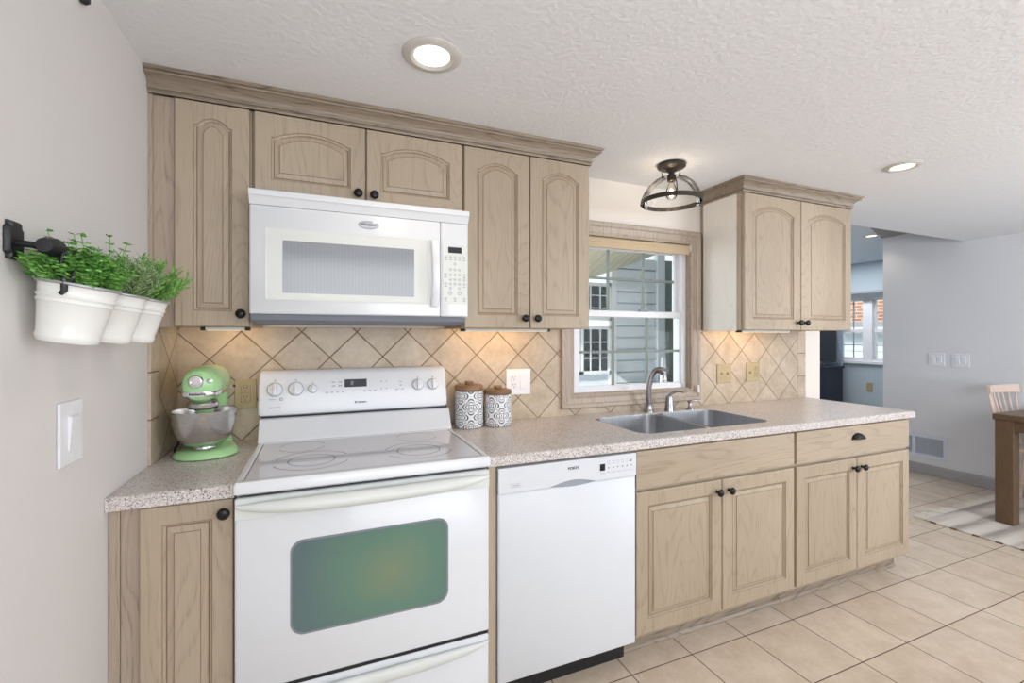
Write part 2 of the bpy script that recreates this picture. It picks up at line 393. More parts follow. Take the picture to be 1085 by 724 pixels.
# ------------------------------------------------------------------ doors with raised panel
def door_bm(x0, x1, z0, z1, yf, arch=0.0, fw=.055, thick=.019, K=14):
    def shape(ins, y, ar):
        a0, a1, b0 = x0+fw+ins, x1-fw-ins, z0+fw+ins
        top = z1-fw-ins; sh = top-(ar if ar else 0)
        pts = [(a0, b0), (a1, b0), (a1, sh)]
        tick = (.009 if ins < .009 else .0005) if ar else 0
        if ar: pts.append((a1-tick, sh))
        else: pts.append((a1, sh))
        for k in range(1, K):
            u = k/K; x = a1-tick+(a0-a1+2*tick)*u
            pts.append((x, sh+ar*.97*(1-(2*u-1)**2)+.001 if ar else sh))
        pts.append((a0+tick, sh) if ar else (a0, sh)); pts.append((a0, sh))
        if not ar:   # spread the top points evenly
            n = K+1
            for i in range(3, 3+K-1+1):
                pass
        return [Vector((x, y, z)) for x, z in pts]
    def rect(ins, y):
        a0, a1, b0, b1 = x0+ins, x1-ins, z0+ins, z1-ins
        pts = [(a0, b0), (a1, b0), (a1, b1-.001), (a1-.0, b1)]
        for k in range(1, K): pts.append((a1+(a0-a1)*k/K, b1))
        pts += [(a0, b1), (a0, b1-.001)]
        return [Vector((x, y, z)) for x, z in pts]
    bm = bmesh.new()
    rings = [rect(0, yf+thick), rect(0, yf+.004), rect(.0015, yf+.0012), rect(.004, yf),
             shape(0, yf, arch), shape(.003, yf+.005, arch), shape(.0065, yf+.006, arch), shape(.0085, yf+.0085, arch), shape(.011, yf+.0085, arch),
             shape(.027, yf+.0035, arch), shape(.0285, yf+.0015, arch)]
    ring_bridge(bm, rings, True, True, True)
    bmesh.ops.remove_doubles(bm, verts=bm.verts[:], dist=1e-6)
    return bm
def groove_bm(x0, x1, z0, z1, yf, arch, fw=.055, K=14):
    """thin glaze lines lying in the grooves of the raised panel"""
    bm = bmesh.new()
    def loop(ins):
        a0, a1, b0 = x0+fw+ins, x1-fw-ins, z0+fw+ins; top = z1-fw-ins; sh = top-arch; tk = (.009 if ins < .009 else .0005) if arch else 0
        pts = [(a0, b0), (a1, b0), (a1, sh)]
        if arch:
            for k in range(0, K+1):
                u = k/K; pts.append((a1-tk+(a0-a1+2*tk)*u, sh+arch*.97*max(0, 1-(2*u-1)**2)+.001*(0 < k < K)))
        pts.append((a0, sh)); return pts
    for ins, dy, wd in ((.0098, .0079, .0011), (.0012, .0012, .0006), (.0280, .0015, .0008)):
        pts = loop(ins); n = len(pts)
        for i in range(n):
            a, b = pts[i], pts[(i+1) % n]
            if (a[0]-b[0])**2+(a[1]-b[1])**2 < 1e-8: continue
            tube(bm, [(a[0], yf+dy, a[1]), (b[0], yf+dy, b[1])], wd, 4)
    return bm
def knob(x, yf, z, parent):
    bm = bmesh.new()
    lathe(bm, [(.008, 0), (.006, -.004), (.0055, -.012), (.013, -.016), (.0165, -.021), (.0155, -.027), (.009, -.031), (.001, -.032)], (x, yf, z), 'y', 20)
    return obj('knob', bm, 'knob', parent, smooth=True, auto=60)
def door(root, x0, x1, z0, z1, yf, arch, kx, kz, fw=.055):
    d = obj('door', door_bm(x0, x1, z0, z1, yf, arch, fw), 'wood_v', root, auto=20)
    obj('glaze_line', groove_bm(x0, x1, z0, z1, yf, arch, fw), 'groove', d)
    if kx is not None: knob(kx, yf, kz, d)
    return d

CZ = 2.198      # kitchen ceiling
# ================================================================== SETTING
struct('floor', bx(-.02, 8.2, -3.4, 3.0, -.08, 0), 'floor')
struct('ceiling', bx(-.12, 6.02, -3.2, .10, CZ, CZ+.12), 'ceiling')
bm = bx(5.05, 7.62, .10, 3.0, 2.36, 2.45); struct('ceiling_far_room', box(bm, 3.75, 5.05, .10, 1.0, 2.36, 2.45), 'ceiling_far')
bm = bmesh.new(); prism_z(bm, [(5.27,.12),(5.895,.12),(5.895,.78),(5.27,.535)], 2.352, 2.3598); struct('ceiling_shade_panel', bm, 'ceiling_shade')  # thin grey panel; its colour stands in for shade on the far ceiling
bm = bmesh.new(); box(bm, 5.2, 5.9, .10, .112, CZ+.0, 2.36)
struct('trim_3', bx(3.75, 6.02, .10, .125, CZ-.0, 2.36), 'ceiling')
struct('wall_far_left', bx(3.70, 3.75, .12, 1.0, 0, 2.36), 'wall_far')
bm = bmesh.new(); box(bm, -.12, .15, -3.3, -3.2, 0, 2.3); box(bm, 2.3, 3.6, -3.3, -3.2, 0, 2.3); box(bm, 5.4, 6.02, -3.3, -3.2, 0, 2.3); box(bm, .15, 2.3, -3.3, -3.2, 2.05, 2.3); box(bm, 3.6, 5.4, -3.3, -3.2, 2.05, 2.3); box(bm, 3.6, 5.4, -3.3, -3.2, 0, .75); box(bm, .15, 2.3, -3.3, -3.2, 0, .55)
struct('wall_rear', bm, 'wall')
struct('wall_left', bx(-.12, 0, -3.2, .12, 0, CZ), 'wall')
# back wall with window hole
WX0, WX1, WZ0, WZ1 = 1.762, 2.571, 1.02, 1.885
bm = bmesh.new()
box(bm, 0, WX0, 0.0, .12, 0, CZ); box(bm, WX1, 3.75, 0, .12, 0, CZ); box(bm, WX0, WX1, 0, .12, 0, WZ0); box(bm, WX0, WX1, 0, .12, WZ1, CZ)
struct('wall_back', bm, 'wall_back')
struct('wall_dining', bx(5.9, 6.02, -3.2, .768, 0, 2.36), 'wall_dining')
struct('wall_far_side', bx(5.05, 7.5, 2.88, 3.0, 0, 2.36), 'wall_far')
struct('wall_far_inner', box(bx(4.93, 5.05, 1.0, 2.88, 0, 2.36), 3.75, 5.05, .9, 1.0, 0, 2.36), 'wall_far')
# far wall with window hole y 1.2..2.2
FY0, FY1, FZ0, FZ1 = 1.25, 2.215, .985, 1.86
bm = bmesh.new()
box(bm, 7.5, 7.62, .66, FY0, 0, 2.36); box(bm, 7.5, 7.62, FY1, 2.88, 0, 2.36); box(bm, 7.5, 7.62, FY0, FY1, 0, FZ0); box(bm, 7.5, 7.62, FY0, FY1, FZ1, 2.36)
struct('wall_far_room', bm, 'wall_far')
struct('wall_far_return', bx(6.02, 7.5, .66, .768, 0, 2.36), 'wall_far')
# baseboard on dining wall
bm = bmesh.new(); prism_y(bm, [(5.9,0),(5.872,0),(5.872,.018),(5.884,.022),(5.884,.082),(5.89,.1),(5.9,.1)], -3.2, .768); struct('baseboard_right', bm, 'base_trim')
# tile backsplash panels
YT = -.008
bm = bmesh.new()
box(bm, .008, 1.682, YT, 0, .914, 1.372); box(bm, 1.682, 2.638, YT, 0, .914, .95); box(bm, 2.638, 3.509, YT, 0, .914, 1.372)
struct('wall_back_tiles', bm, 'tile_back')
struct('wall_back_tile_border', bx(3.511, 3.59, -.009, 0, .914, 1.372, bev=.001), 'tile_border')
struct('wall_left_tiles', bx(0, .008, -.231, 0, .914, 1.372), 'tile_left')
struct('wall_left_tile_border', bx(0, .009, -.310, -.233, .914, 1.372, bev=.001), 'tile_border')

# ---- window in back wall
wf = struct('window_1', box(box(box(bx(WX0, WX0+.045, .03, .11, WZ0, WZ1), WX1-.028, WX1, .03, .11, WZ0, WZ1), WX0+.045, WX1-.028, .03, .11, WZ0, WZ0+.03), WX0+.045, WX1-.028, .03, .11, WZ1-.03, WZ1), 'vinyl')
def sash(x0, x1, z0, z1, y0, y1, fw, nm, glass_z=None, cols=(), rows=(), fb=None, ft=None, fr=None):
    fb = fb or fw; ft = ft or fw; fr = fr or fw
    bm = bmesh.new()
    box(bm, x0, x0+fw, y0, y1, z0, z1, .003); box(bm, x1-fr, x1, y0, y1, z0, z1, .003)
    box(bm, x0+fw-.003, x1-fr+.003, y0, y1, z0, z0+fb, .003); box(bm, x0+fw-.003, x1-fr+.003, y0, y1, z1-ft, z1, .003)
    s = obj(nm, bm, 'vinyl', wf)
    ym = (y0+y1)/2
    obj('glass_pane', bx(x0+fw, x1-fr, ym-.0015, ym+.0015, z0+fb, z1-ft), 'glass', s)
    bm = bmesh.new()
    for c in cols: box(bm, c-.007, c+.007, ym-.006, ym+.006, z0+fb, z1-ft)
    for r in rows: box(bm, x0+fw, x1-fr, ym-.0055, ym+.0055, r-.007, r+.007)
    obj('muntin', bm, 'muntin', s)
sash(1.795, 2.556, 1.030, 1.478, .042, .068, .032, 'lower_sash', cols=(2.055, 2.293), rows=(1.246,), fb=.026, ft=.034, fr=.024)
sash(1.81, 2.552, 1.45, 1.862, .078, .102, .05, 'upper_sash', cols=(2.045, 2.293), rows=(1.668,), fb=.034, ft=.03, fr=.028)
obj('sash_lock', bx(2.24, 2.30, .045, .066, 1.478, 1.492, .003), 'slate', wf)
obj('jamb_track', box(bx(WX1-.034, WX1-.028, .030, .040, WZ0, WZ1), WX1-.034, WX1-.028, .070, .076, WZ0, WZ1), 'vinyl', wf)
# jamb extension (wood) and casing
def casing():
    prof = [(0, 0), (0, -.012), (.010, -.016), (.022, -.014), (.050, -.018), (.058, -.024), (.076, -.026), (.082, -.022), (.082, 0)]  # (distance outward, y)
    bm = bmesh.new()
    def loop(d):
        dd = d[0]; return [Vector((WX0-dd*.976, d[1], WZ0-dd*.86)), Vector((WX1+dd*.82, d[1], WZ0-dd*.86)), Vector((WX1+dd*.82, d[1], WZ1+dd*.93)), Vector((WX0-dd*.976, d[1], WZ1+dd*.93))]
    rings = [loop(p) for p in prof]; vs = [[bm.verts.new(v) for v in r] for r in rings]; n = len(vs)
    for i in range(n):
        a, b = vs[i], vs[(i+1) % n]
        for k in range(4): bm.faces.new((a[k], a[(k+1) % 4], b[(k+1) % 4], b[k]))
    return bm
struct('trim_1', casing(), 'crown_v')
jb = bmesh.new()
box(jb, WX0, WX0+.006, 0, .03, WZ0, WZ1); box(jb, WX1-.006, WX1, 0, .03, WZ0, WZ1); box(jb, WX0+.006, WX1-.006, 0, .03, WZ0, WZ0+.006)
struct('trim_2', jb, 'crown_v')
t = thing('roller_shade', 'beige roller shade rolled up at the top of the window over the sink', 'shade', (2.17, -.0, 1.82))
obj('shade_cloth', lathe(bmesh.new(), [(.021, WX0+.012), (.021, WX1-.012)], (0, .006, 1.862), 'x', 20), 'shade', t, smooth=True)
obj('hem', bx(WX0+.014, WX1-.016, -.014, -.004, 1.822, 1.852, .003), 'shade', t)
obj('end_bracket', bx(WX0+.006, WX0+.011, -.016, .029, 1.842, 1.884), 'vinyl', t); obj('end_bracket', bx(WX1-.011, WX1-.006, -.016, .029, 1.842, 1.884), 'vinyl', t)
t = thing('shade_pull', 'small white cord pull on the right side of the window casing', 'pull', (2.60, -.035, .985))
obj('cord', tube(bmesh.new(), [(2.603,-.0335,1.04),(2.603,-.034,1.84)], .0006, 5), 'plate_white', t)
obj('tassel', lathe(bmesh.new(), [(.002,1.045),(.006,1.04),(.0085,1.005),(.008,.998),(.001,.996)], (2.603,-.0345,0), 'z', 14), 'plate_white', t, smooth=True)

# ---- far room window
fw_ = struct('window_2', box(box(box(bx(7.5, 7.6, FY0, FY0+.03, FZ0, FZ1), 7.5, 7.6, FY1-.03, FY1, FZ0, FZ1), 7.5, 7.6, FY0+.03, FY1-.03, FZ0, FZ0+.03), 7.5, 7.6, FY0+.03, FY1-.03, FZ1-.03, FZ1), 'vinyl')
obj('mullion', bx(7.485, 7.6, 1.755, 1.875, FZ0, FZ1, .004), 'vinyl', fw_)
obj('window_sill', bx(7.46, 7.52, FY0-.05, FY1+.05, .945, .985, .005), 'vinyl', fw_)
for a0, a1 in ((1.875, FY1-.03), (FY0+.03, 1.755)):
    bm = bmesh.new()
    box(bm, 7.54, 7.57, a0, a0+.02, 1.0, FZ1-.03); box(bm, 7.54, 7.57, a1-.02, a1, 1.0, FZ1-.03)
    box(bm, 7.53, 7.58, a0, a1, 1.385, 1.43); box(bm, 7.54, 7.57, a0, a1, 1.0, 1.03)
    s = obj('sash_frame', bm, 'vinyl', fw_)
    obj('glass_pane', bx(7.553, 7.557, a0+.02, a1-.02, 1.03, FZ1-.03), 'glass', s)
    am = (a0+a1)/2
    obj('muntin', box(box(bx(7.549, 7.561, am-.006, am+.006, 1.03, FZ1-.03), 7.549, 7.561, a0, a1, 1.20, 1.212), 7.549, 7.561, a0, a1, 1.64, 1.652), 'slate', s)
t = thing('window_blind', 'grey blind bunched up at the top of the far room window', 'blind', (7.46, 1.73, 1.83))
bm = bmesh.new()
for k in range(6): box(bm, 7.43, 7.478, FY0-.02, FY1+.02, 1.835+k*.014, 1.841+k*.014)
obj('slats', bm, 'slate', t)
obj('head_rail', bx(7.43, 7.482, FY0-.03, FY1+.03, 1.92, 1.955, .003), 'slate', t)

# ================================================================== CABINETS
def crown_profile(): # (outward, z)
    return [(0,2.128),(.005,2.128),(.006,2.134),(.002,2.137),(.002,2.140),(.010,2.142),(.011,2.148),(.007,2.151),(.010,2.160),(.018,2.169),(.030,2.176),(.040,2.179),(.041,2.184),(.036,2.186),(.044,2.190),(.050,2.1975),(0,2.1975)]
def crown(name, x0, x1, yf, ret0, ret1, mat, label):
    """mitred crown along the front at y=yf, returning to the wall at ends flagged"""
    bm = bmesh.new(); P = crown_profile()
    path = []
    rings = []
    if ret0: rings.append([Vector((x0-d, -.002, z)) for d, z in P]); rings.append([Vector((x0-d, yf-d, z)) for d, z in P])
    else: rings.append([Vector((x0, yf-d, z)) for d, z in P])
    if ret1: rings.append([Vector((x1+d, yf-d, z)) for d, z in P]); rings.append([Vector((x1+d, -.002, z)) for d, z in P])
    else: rings.append([Vector((x1, yf-d, z)) for d, z in P])
    ring_bridge(bm, rings)
    return tag(obj(name, bm, mat), label, 'crown molding')
crown('crown_molding', .001, 1.672, -.312, False, True, 'crown', 'long grey-brown oak crown molding above the cabinets left of the window')
crown('crown_molding', 2.648, 3.572, -.312, True, True, 'crown', 'short oak crown molding above the cabinet right of the window')

UY, UF = -.297, -.316
def upper(x0, x1, z0, z1, label, side=None, extra=None):
    t = thing('wall_cabinet', label, 'cabinet', ((x0+x1)/2, -.15, z0))
    bm = bmesh.new()
    box(bm, x0, x1, UY+.002, -.0095 if z0 < 1.38 else -.002, z0+.004, z1)
    obj('body', bm, 'wood_v', t)
    return t
# narrow cabinet against left wall
t = upper(.012, .296, 1.366, 2.128, 'narrow upper cabinet with one arched door beside the left wall')
obj('filler_strip', box(bx(.001, .0125, UY-.010, UY+.002, 1.372, 2.127), .0125, .071, UY-.006, UY+.002, 1.366, 2.127, .001), 'crown_v', t)
door(t, .0735, .290, 1.370, 2.125, UF, .026, .266, 1.413, fw=.052)
# above microwave
t = upper(.2975, 1.0595, 1.832, 2.128, 'upper cabinet with two wide arched doors directly above the microwave')
door(t, .3045, .6745, 1.838, 2.125, UF, .031, .648, 1.872, fw=.052)
door(t, .6795, 1.0555, 1.838, 2.125, UF, .031, .706, 1.872, fw=.052)
# right of microwave
t = upper(1.061, 1.6715, 1.366, 2.128, 'tall upper cabinet with two arched doors between microwave and window')
door(t, 1.0655, 1.3605, 1.370, 2.125, UF, .033, 1.334, 1.413)
door(t, 1.3655, 1.6665, 1.370, 2.125, UF, .033, 1.393, 1.413)
# right of window
t = upper(2.651, 3.5715, 1.366, 2.128, 'upper cabinet with two arched doors and glare-whitened side right of the window')
bm = bmesh.new(); box(bm, 2.6465, 2.651, UY+.03, -.03, 1.366, 2.127); obj('side_panel', bm, M.setdefault('side', wood('oak_side_painted_glare', 2, lin(238,233,226), lin(230,224,216), lin(200,186,170), line=.35)), t)  # side panel whitened in its colour to stand for glare
door(t, 2.656, 3.1045, 1.370, 2.125, UF, .040, 3.078, 1.413, fw=.06)
door(t, 3.1095, 3.5675, 1.370, 2.125, UF, .040, 3.137, 1.413, fw=.06)
# under-cabinet lights
def uclight(x0, x1, y, label):
    t = thing('under_cabinet_light', label, 'light', ((x0+x1)/2, y, 1.352), 'under cabinet light bars')
    obj('housing', bx(x0, x1, y-.02, y+.02, 1.359, 1.3695, .002), 'cream', t)
    obj('end_cap', bx(x0-.016, x0-.0005, y-.014, y+.014, 1.357, 1.3695, .002), 'black', t); obj('end_cap', bx(x1+.0005, x1+.016, y-.014, y+.014, 1.357, 1.3695, .002), 'black', t)
    obj('lens', bx(x0+.004, x1-.004, y-.016, y+.016, 1.3570, 1.3588), 'strip', t)
    light('under_cabinet_glow', 'AREA', ((x0+x1)/2, y+.02, 1.350), 0.75*(x1-x0)/.4, (1,.62,.30), (math.radians(50),0,0), shape='RECTANGLE', size=x1-x0, size_y=.03)
uclight(.14, .262, -.2, 'short warm light bar under the narrow cabinet above the mixer')
uclight(1.10, 1.50, -.2, 'long warm light bar under the cabinet above the two canisters')
uclight(2.75, 3.15, -.2, 'warm light bar under the cabinet right of the window')

# base cabinets
BY, BF = -.60, -.619
def base(x0, x1, label, toe=True, x1t=None):
    t = thing('base_cabinet', label, 'cabinet', ((x0+x1)/2, -.3, 0))
    bm = bx(x0, x0+.016, BY+.0185, -.003, .10, .876); box(bm, x1-.016, x1, BY+.0185, -.003, .10, .876); box(bm, x0+.016, x1-.016, BY+.0185, -.003, .10, .118); box(bm, x0+.016, x1-.016, -.012, -.003, .118, .876); box(bm, x0, x1, BY, BY+.0185, .10, .876)
    obj('body', bm, 'wood_v', t)
    if toe: obj('toe_kick', prism_x(bmesh.new(), [(-.525,0),(-.541,0),(-.541,.006),(-.536,.016),(-.533,.018),(-.533,.10),(-.525,.10)], x0, x1t or x1), M['crown'], t)
    return t
t = base(.001, .291, 'narrow base cabinet with one square door beside the left wall and range')
obj('filler_strip', box(bx(.001, .0255, BY-.006, BY, .10, .876), .0265, .0675, BY-.003, BY, .10, .876, .001), 'crown_v', t)
door(t, .0705, .288, .115, .872, BF, 0, .268, .838, fw=.05)
tag(obj('filler_panel', bx(1.0625, 1.0915, -.618, -.003, .0, .876, .001), 'wood_v'), 'narrow upright oak filler panel between the white range and dishwasher', 'panel')
t = base(1.694, 2.634, 'wide base cabinet under the sink with two doors and a false drawer front')
def drawer_front(t, x0, x1, z0, z1, name='drawer_front'):
    return obj(name, bx(x0, x1, BF, BF+.0185, z0, z1, .003, seg=2), 'wood_h', t)
drawer_front(t, 1.698, 2.628, .714, .868)
door(t, 1.698, 2.1605, .118, .700, BF, 0, 2.130, .650, fw=.058)
door(t, 2.1655, 2.628, .118, .700, BF, 0, 2.200, .650, fw=.058)
t = base(2.6365, 3.571, 'base cabinet at the counter end with one drawer over two doors', x1t=3.59)
d = drawer_front(t, 2.646, 3.566, .714, .868, 'drawer')
door(t, 2.646, 3.1045, .118, .700, BF, 0, 3.072, .650, fw=.058)
door(t, 3.1095, 3.567, .118, .700, BF, 0, 3.142, .650, fw=.058)
# cup pull
bm = bmesh.new(); rings = []
for i in range(9):
    a = PI/2*i/8; s = math.cos(a)
    rings.append([Vector((3.108+.046*math.cos(b)*(.35+.65*math.sqrt(max(0,s))) , BF-.026*math.sin(a) , .800+.030*math.sin(b)*max(s,.02))) for b in [PI*k/16 for k in range(17)]])
vs = [[bm.verts.new(p) for p in r] for r in rings]
for a, b in zip(vs, vs[1:]):
    for i in range(16): bm.faces.new((a[i], a[i+1], b[i+1], b[i]))
bm.faces.new([v for v in vs[-1]])
box(bm, 3.060, 3.156, BF-.003, BF, .796, .800)
obj('cup_pull', bm, 'knob', d, smooth=True)

# ================================================================== COUNTERTOPS + SINK
def counter_left():
    bm = bmesh.new()
    prism_x(bm, [(-.008,.877),(-.628,.877),(-.6295,.879),(-.6295,.905),(-.626,.911),(-.619,.914),(-.008,.914)], .0095, .2925); return bm
bm = counter_left(); box(bm, .001, .0096, -.629, -.311, .877, .913)
tag(obj('countertop', bm, 'counter'), 'short speckled beige countertop in the corner holding the green mixer', 'countertop')
SX0, SX1, SY0, SY1 = 1.80, 2.585, -.535, -.125
cy0, cy1, cx0, cx1 = -.6295, -.0095, 1.0595, 3.606
bm = bmesh.new()
front = [(-.5,.877),(-.628,.877),(-.6295,.879),(-.6295,.905),(-.626,.911),(-.619,.914),(-.5,.914)]
# slab with rounded-rect hole: top and bottom n-gon rings bridged to a matching outer outline
def outl(z, ins=0):
    hole = rrect(SX0, SX1, SY0, SY1, .06, 8)
    out = []
    cxm, cym = (SX0+SX1)/2, (SY0+SY1)/2
    for i, (x, y) in enumerate(hole):
        k = i//9   # corner index
        f = (i % 9)/8
        # corners order: (+,+), (-,+), (-,-), (+,-)
        X = [cx1, cx0, cx0, cx1][k]; Y = [cy1, cy1, cy0, cy0][k]
        if i % 9 == 4: out.append((X, Y))
        elif (i % 9 < 4):
            out.append((X, y) if k in (0, 2) else (x, Y))
        else:
            out.append((x, Y) if k in (0, 2) else (X, y))
    return hole, out
hole, out = outl(0)
def lift(pts, z, ins=0):
    r = []
    for x, y in pts:
        xx = min(x, cx1-ins); yy = max(y, cy0+ins); r.append(Vector((xx, yy, z)))
    return r
R_ = [lift(hole, .8775), lift(out, .8775, .0015), lift(out, .880), lift(out, .905), lift(out, .9105, .0025), lift(out, .914, .010), [Vector((x, y, .914)) for x, y in rrect(SX0-.004, SX1+.004, SY0-.004, SY1+.004, .064, 8)], lift(hole, .910)]
vs = [[bm.verts.new(p) for p in r] for r in R_]
for a, b in zip(vs, vs[1:]+[vs[0]]):
    for i in range(len(a)):
        j = (i+1) % len(a); bm.faces.new((a[i], a[j], b[j], b[i]))
tag(obj('countertop', bm, 'counter'), 'long speckled beige countertop with the sink, right of the range', 'countertop')
t = thing('kitchen_sink', 'double bowl stainless steel sink set into the long countertop', 'sink', ((SX0+SX1)/2, -.33, .70))
def basin(x0, x1):
    bm = bmesh.new(); y0, y1 = SY0, SY1
    rings = []
    for ins, z, r in ((.0015,.9128,.06),(.002,.900,.06),(.004,.74,.055),(.012,.722,.05),(.03,.712,.04),(.10,.710,.03)):
        rings.append([Vector((x, y, z)) for x, y in rrect(x0+ins, x1-ins, y0+ins, y1-ins, r, 8)])
    ring_bridge(bm, rings, True, False, True)
    return bm
xm = 2.19
b1 = obj('basin', basin(SX0, xm-.012), 'sink', t, smooth=True); b2 = obj('basin', basin(xm+.012, SX1), 'sink', t, smooth=True)
obj('divider', bx(xm-.0132, xm+.0132, SY0+.02, SY1-.02, .80, .9110, .004), 'sink', t, smooth=True)
for b, cxx in ((b1, 1.99), (b2, 2.39)):
    obj('drain', lathe(bmesh.new(), [(.045,.7105),(.045,.713),(.034,.712),(.03,.711)], (cxx,-.33,0), 'z', 24), 'chrome', b, smooth=True)
# taps
t = thing('kitchen_faucet', 'tall curved brushed nickel faucet behind the sink', 'faucet', (2.195,-.085,.914))
obj('base_ring', lathe(bmesh.new(), [(.028,.9142),(.028,.918),(.022,.928),(.019,.94),(.019,.962),(.016,.964)], (2.195,-.085,0), 'z', 24), 'nickel', t, smooth=True)
pth = smoothpath([(2.193,-.085,.955),(2.191,-.085,1.0),(2.194,-.088,1.06),(2.203,-.094,1.11),(2.216,-.104,1.140),(2.230,-.118,1.150)], 6)
obj('spout', tube(bmesh.new(), pth, [.0145+.002*i/len(pth) for i in range(len(pth))], 16), 'nickel', t, smooth=True)
e = pth[-1]
obj('spray_head', tube(bmesh.new(), [(2.226,-.114,1.152),(2.242,-.130,1.148),(2.252,-.140,1.138),(2.255,-.143,1.132)], [.014,.020,.024,.022], 18), 'nickel', t, smooth=True)
t = thing('faucet_handle', 'single lever nickel tap handle just right of the faucet', 'faucet handle', (2.325,-.10,.914))
obj('base', lathe(bmesh.new(), [(.027,.9142),(.026,.92),(.022,.95),(.020,.99),(.016,1.002),(.004,1.006)], (2.325,-.10,0), 'z', 24), 'nickel', t, smooth=True)
obj('lever', tube(bmesh.new(), smoothpath([(2.315,-.098,.985),(2.335,-.102,1.01),(2.365,-.108,1.024),(2.41,-.116,1.018)], 6), [.016]*6+[.013]*6+[.009]*6+[.008], 14, flat=.6), 'nickel', t, smooth=True)
t = thing('soap_dispenser', 'small nickel soap pump at the right end behind the sink', 'soap dispenser', (2.475,-.10,.914))
obj('base', lathe(bmesh.new(), [(.026,.9142),(.025,.918),(.014,.926),(.009,.934),(.009,.955),(.015,.957),(.015,.964),(.002,.966)], (2.475,-.10,0), 'z', 24), 'nickel', t, smooth=True)
obj('nozzle', tube(bmesh.new(), [(2.475,-.10,.960),(2.51,-.104,.963),(2.548,-.108,.959)], [.007,.006,.005], 12), 'nickel', t, smooth=True)

# ================================================================== RANGE
RX0, RX1 = .296, 1.056
t = rng_ = thing('kitchen_range', 'white freestanding electric range with smooth top and green oven window', 'range', (.676,-.33,0))
bm = bx(RX0+.004, RX1-.004, -.598, -.03, .04, .895)
for fx in (RX0+.04, RX1-.04):
    for fy in (-.55, -.08): lathe(bm, [(.018, 0), (.018, .04)], (fx, fy, 0), 'z', 12)
obj('body', bm, 'white_low', t)
obj('gap', bx(RX0+.01, RX1-.01, -.632, -.598, .878, .893), 'black', t)
# cooktop frame with raised rim
ring_o = lambda ins, z: [Vector((x, y, z)) for x, y in rrect(RX0-.003+ins, RX1+.003-ins, -.662+ins, -.105-ins*.2, .008, 4)]
def rr3(x0,x1,y0,y1,r,z,n=4): return [Vector((x,y,z)) for x,y in rrect(x0,x1,y0,y1,r,n)]
bm = bmesh.new()
rings = [rr3(RX0+.003, RX1-.003, -.655, -.105, .006, .888), rr3(RX0-.002, RX1+.002, -.662, -.103, .008, .894), rr3(RX0-.002, RX1+.002, -.662, -.103, .008, .918), rr3(RX0+.002, RX1-.002, -.657, -.106, .008, .925),
         rr3(RX0+.018, RX1-.018, -.634, -.165, .010, .9265), rr3(RX0+.022, RX1-.022, -.630, -.168, .008, .9235)]
ring_bridge(bm, rings, True, True, True)
ck = obj('cooktop', bm, 'white', t, auto=40)
gp = obj('glass_surface', bx(RX0+.0235, RX1-.0235, -.6285, -.1695, .9236, .9250, .0005, seg=1), 'cook_glass', ck)
obj('rim_gap', bx(RX0+.0215, RX0+.0235, -.628, -.17, .9236, .9256), 'ink', ck); obj('rim_gap', bx(RX1-.0235, RX1-.0215, -.628, -.17, .9236, .9256), 'ink', ck)
def arc_ring(cx, cy, r, wd, a0, a1, z=.9253):
    bm = bmesh.new(); n = 64; pr = None
    for i in range(n+1):
        a = math.radians(a0+(a1-a0)*i/n)
        p = [bm.verts.new((cx+(r-wd)*math.cos(a), cy+(r-wd)*math.sin(a), z)), bm.verts.new((cx+(r+wd)*math.cos(a), cy+(r+wd)*math.sin(a), z))]
        if pr: bm.faces.new((pr[0], pr[1], p[1], p[0]))
        pr = p
    return bm
def burner(cx, cy, r1, r2):
    bm = arc_ring(cx, cy, r1, .0015, 0, 360)
    if r2:
        for a0, a1 in ((20,160),(200,340)):
            me = bpy.data.meshes.new('t'); b2_ = arc_ring(cx, cy, r2, .0015, a0, a1); b2_.to_mesh(me); b2_.free(); bm.from_mesh(me)
    obj('burner_ring', bm, 'ink', ck)
burner(.492, -.475, .072, .118); burner(.846, -.475, .075, .118)
def burner2(cx, cy, r):
    bm = arc_ring(cx, cy, r, .0014, 15, 165)
    me = bpy.data.meshes.new('t'); b2_ = arc_ring(cx, cy, r, .0014, 195, 345); b2_.to_mesh(me); b2_.free(); bm.from_mesh(me)
    obj('burner_ring', bm, 'ink', ck)
burner2(.455, -.265, .078); burner2(.878, -.262, .078)
# back riser and control console
obj('back_riser', prism_x(bmesh.new(), [(-.104,.926),(-.148,.926),(-.146,.932),(-.100,1.006),(-.090,1.010),(-.012,1.010),(-.012,.926)], RX0, RX1), 'white', t)
obj('console_gap', bx(RX0+.006, RX1-.006, -.088, -.02, 1.0105, 1.018), 'black', t)
bm = bmesh.new()
prof = [(-.012,1.0185),(-.096,1.0185),(-.106,1.024),(-.107,1.034),(-.074,1.175),(-.068,1.188),(-.056,1.196),(-.030,1.198),(-.012,1.194)]
prism_x(bm, prof, RX0-.004, RX1-.010)
bmesh.ops.bevel(bm, geom=[e for e in bm.edges if abs(e.verts[0].co.x-e.verts[1].co.x) < 1e-5], offset=.006, segments=3, affect='EDGES')
cs = obj('control_console', bm, 'white', t, auto=40)
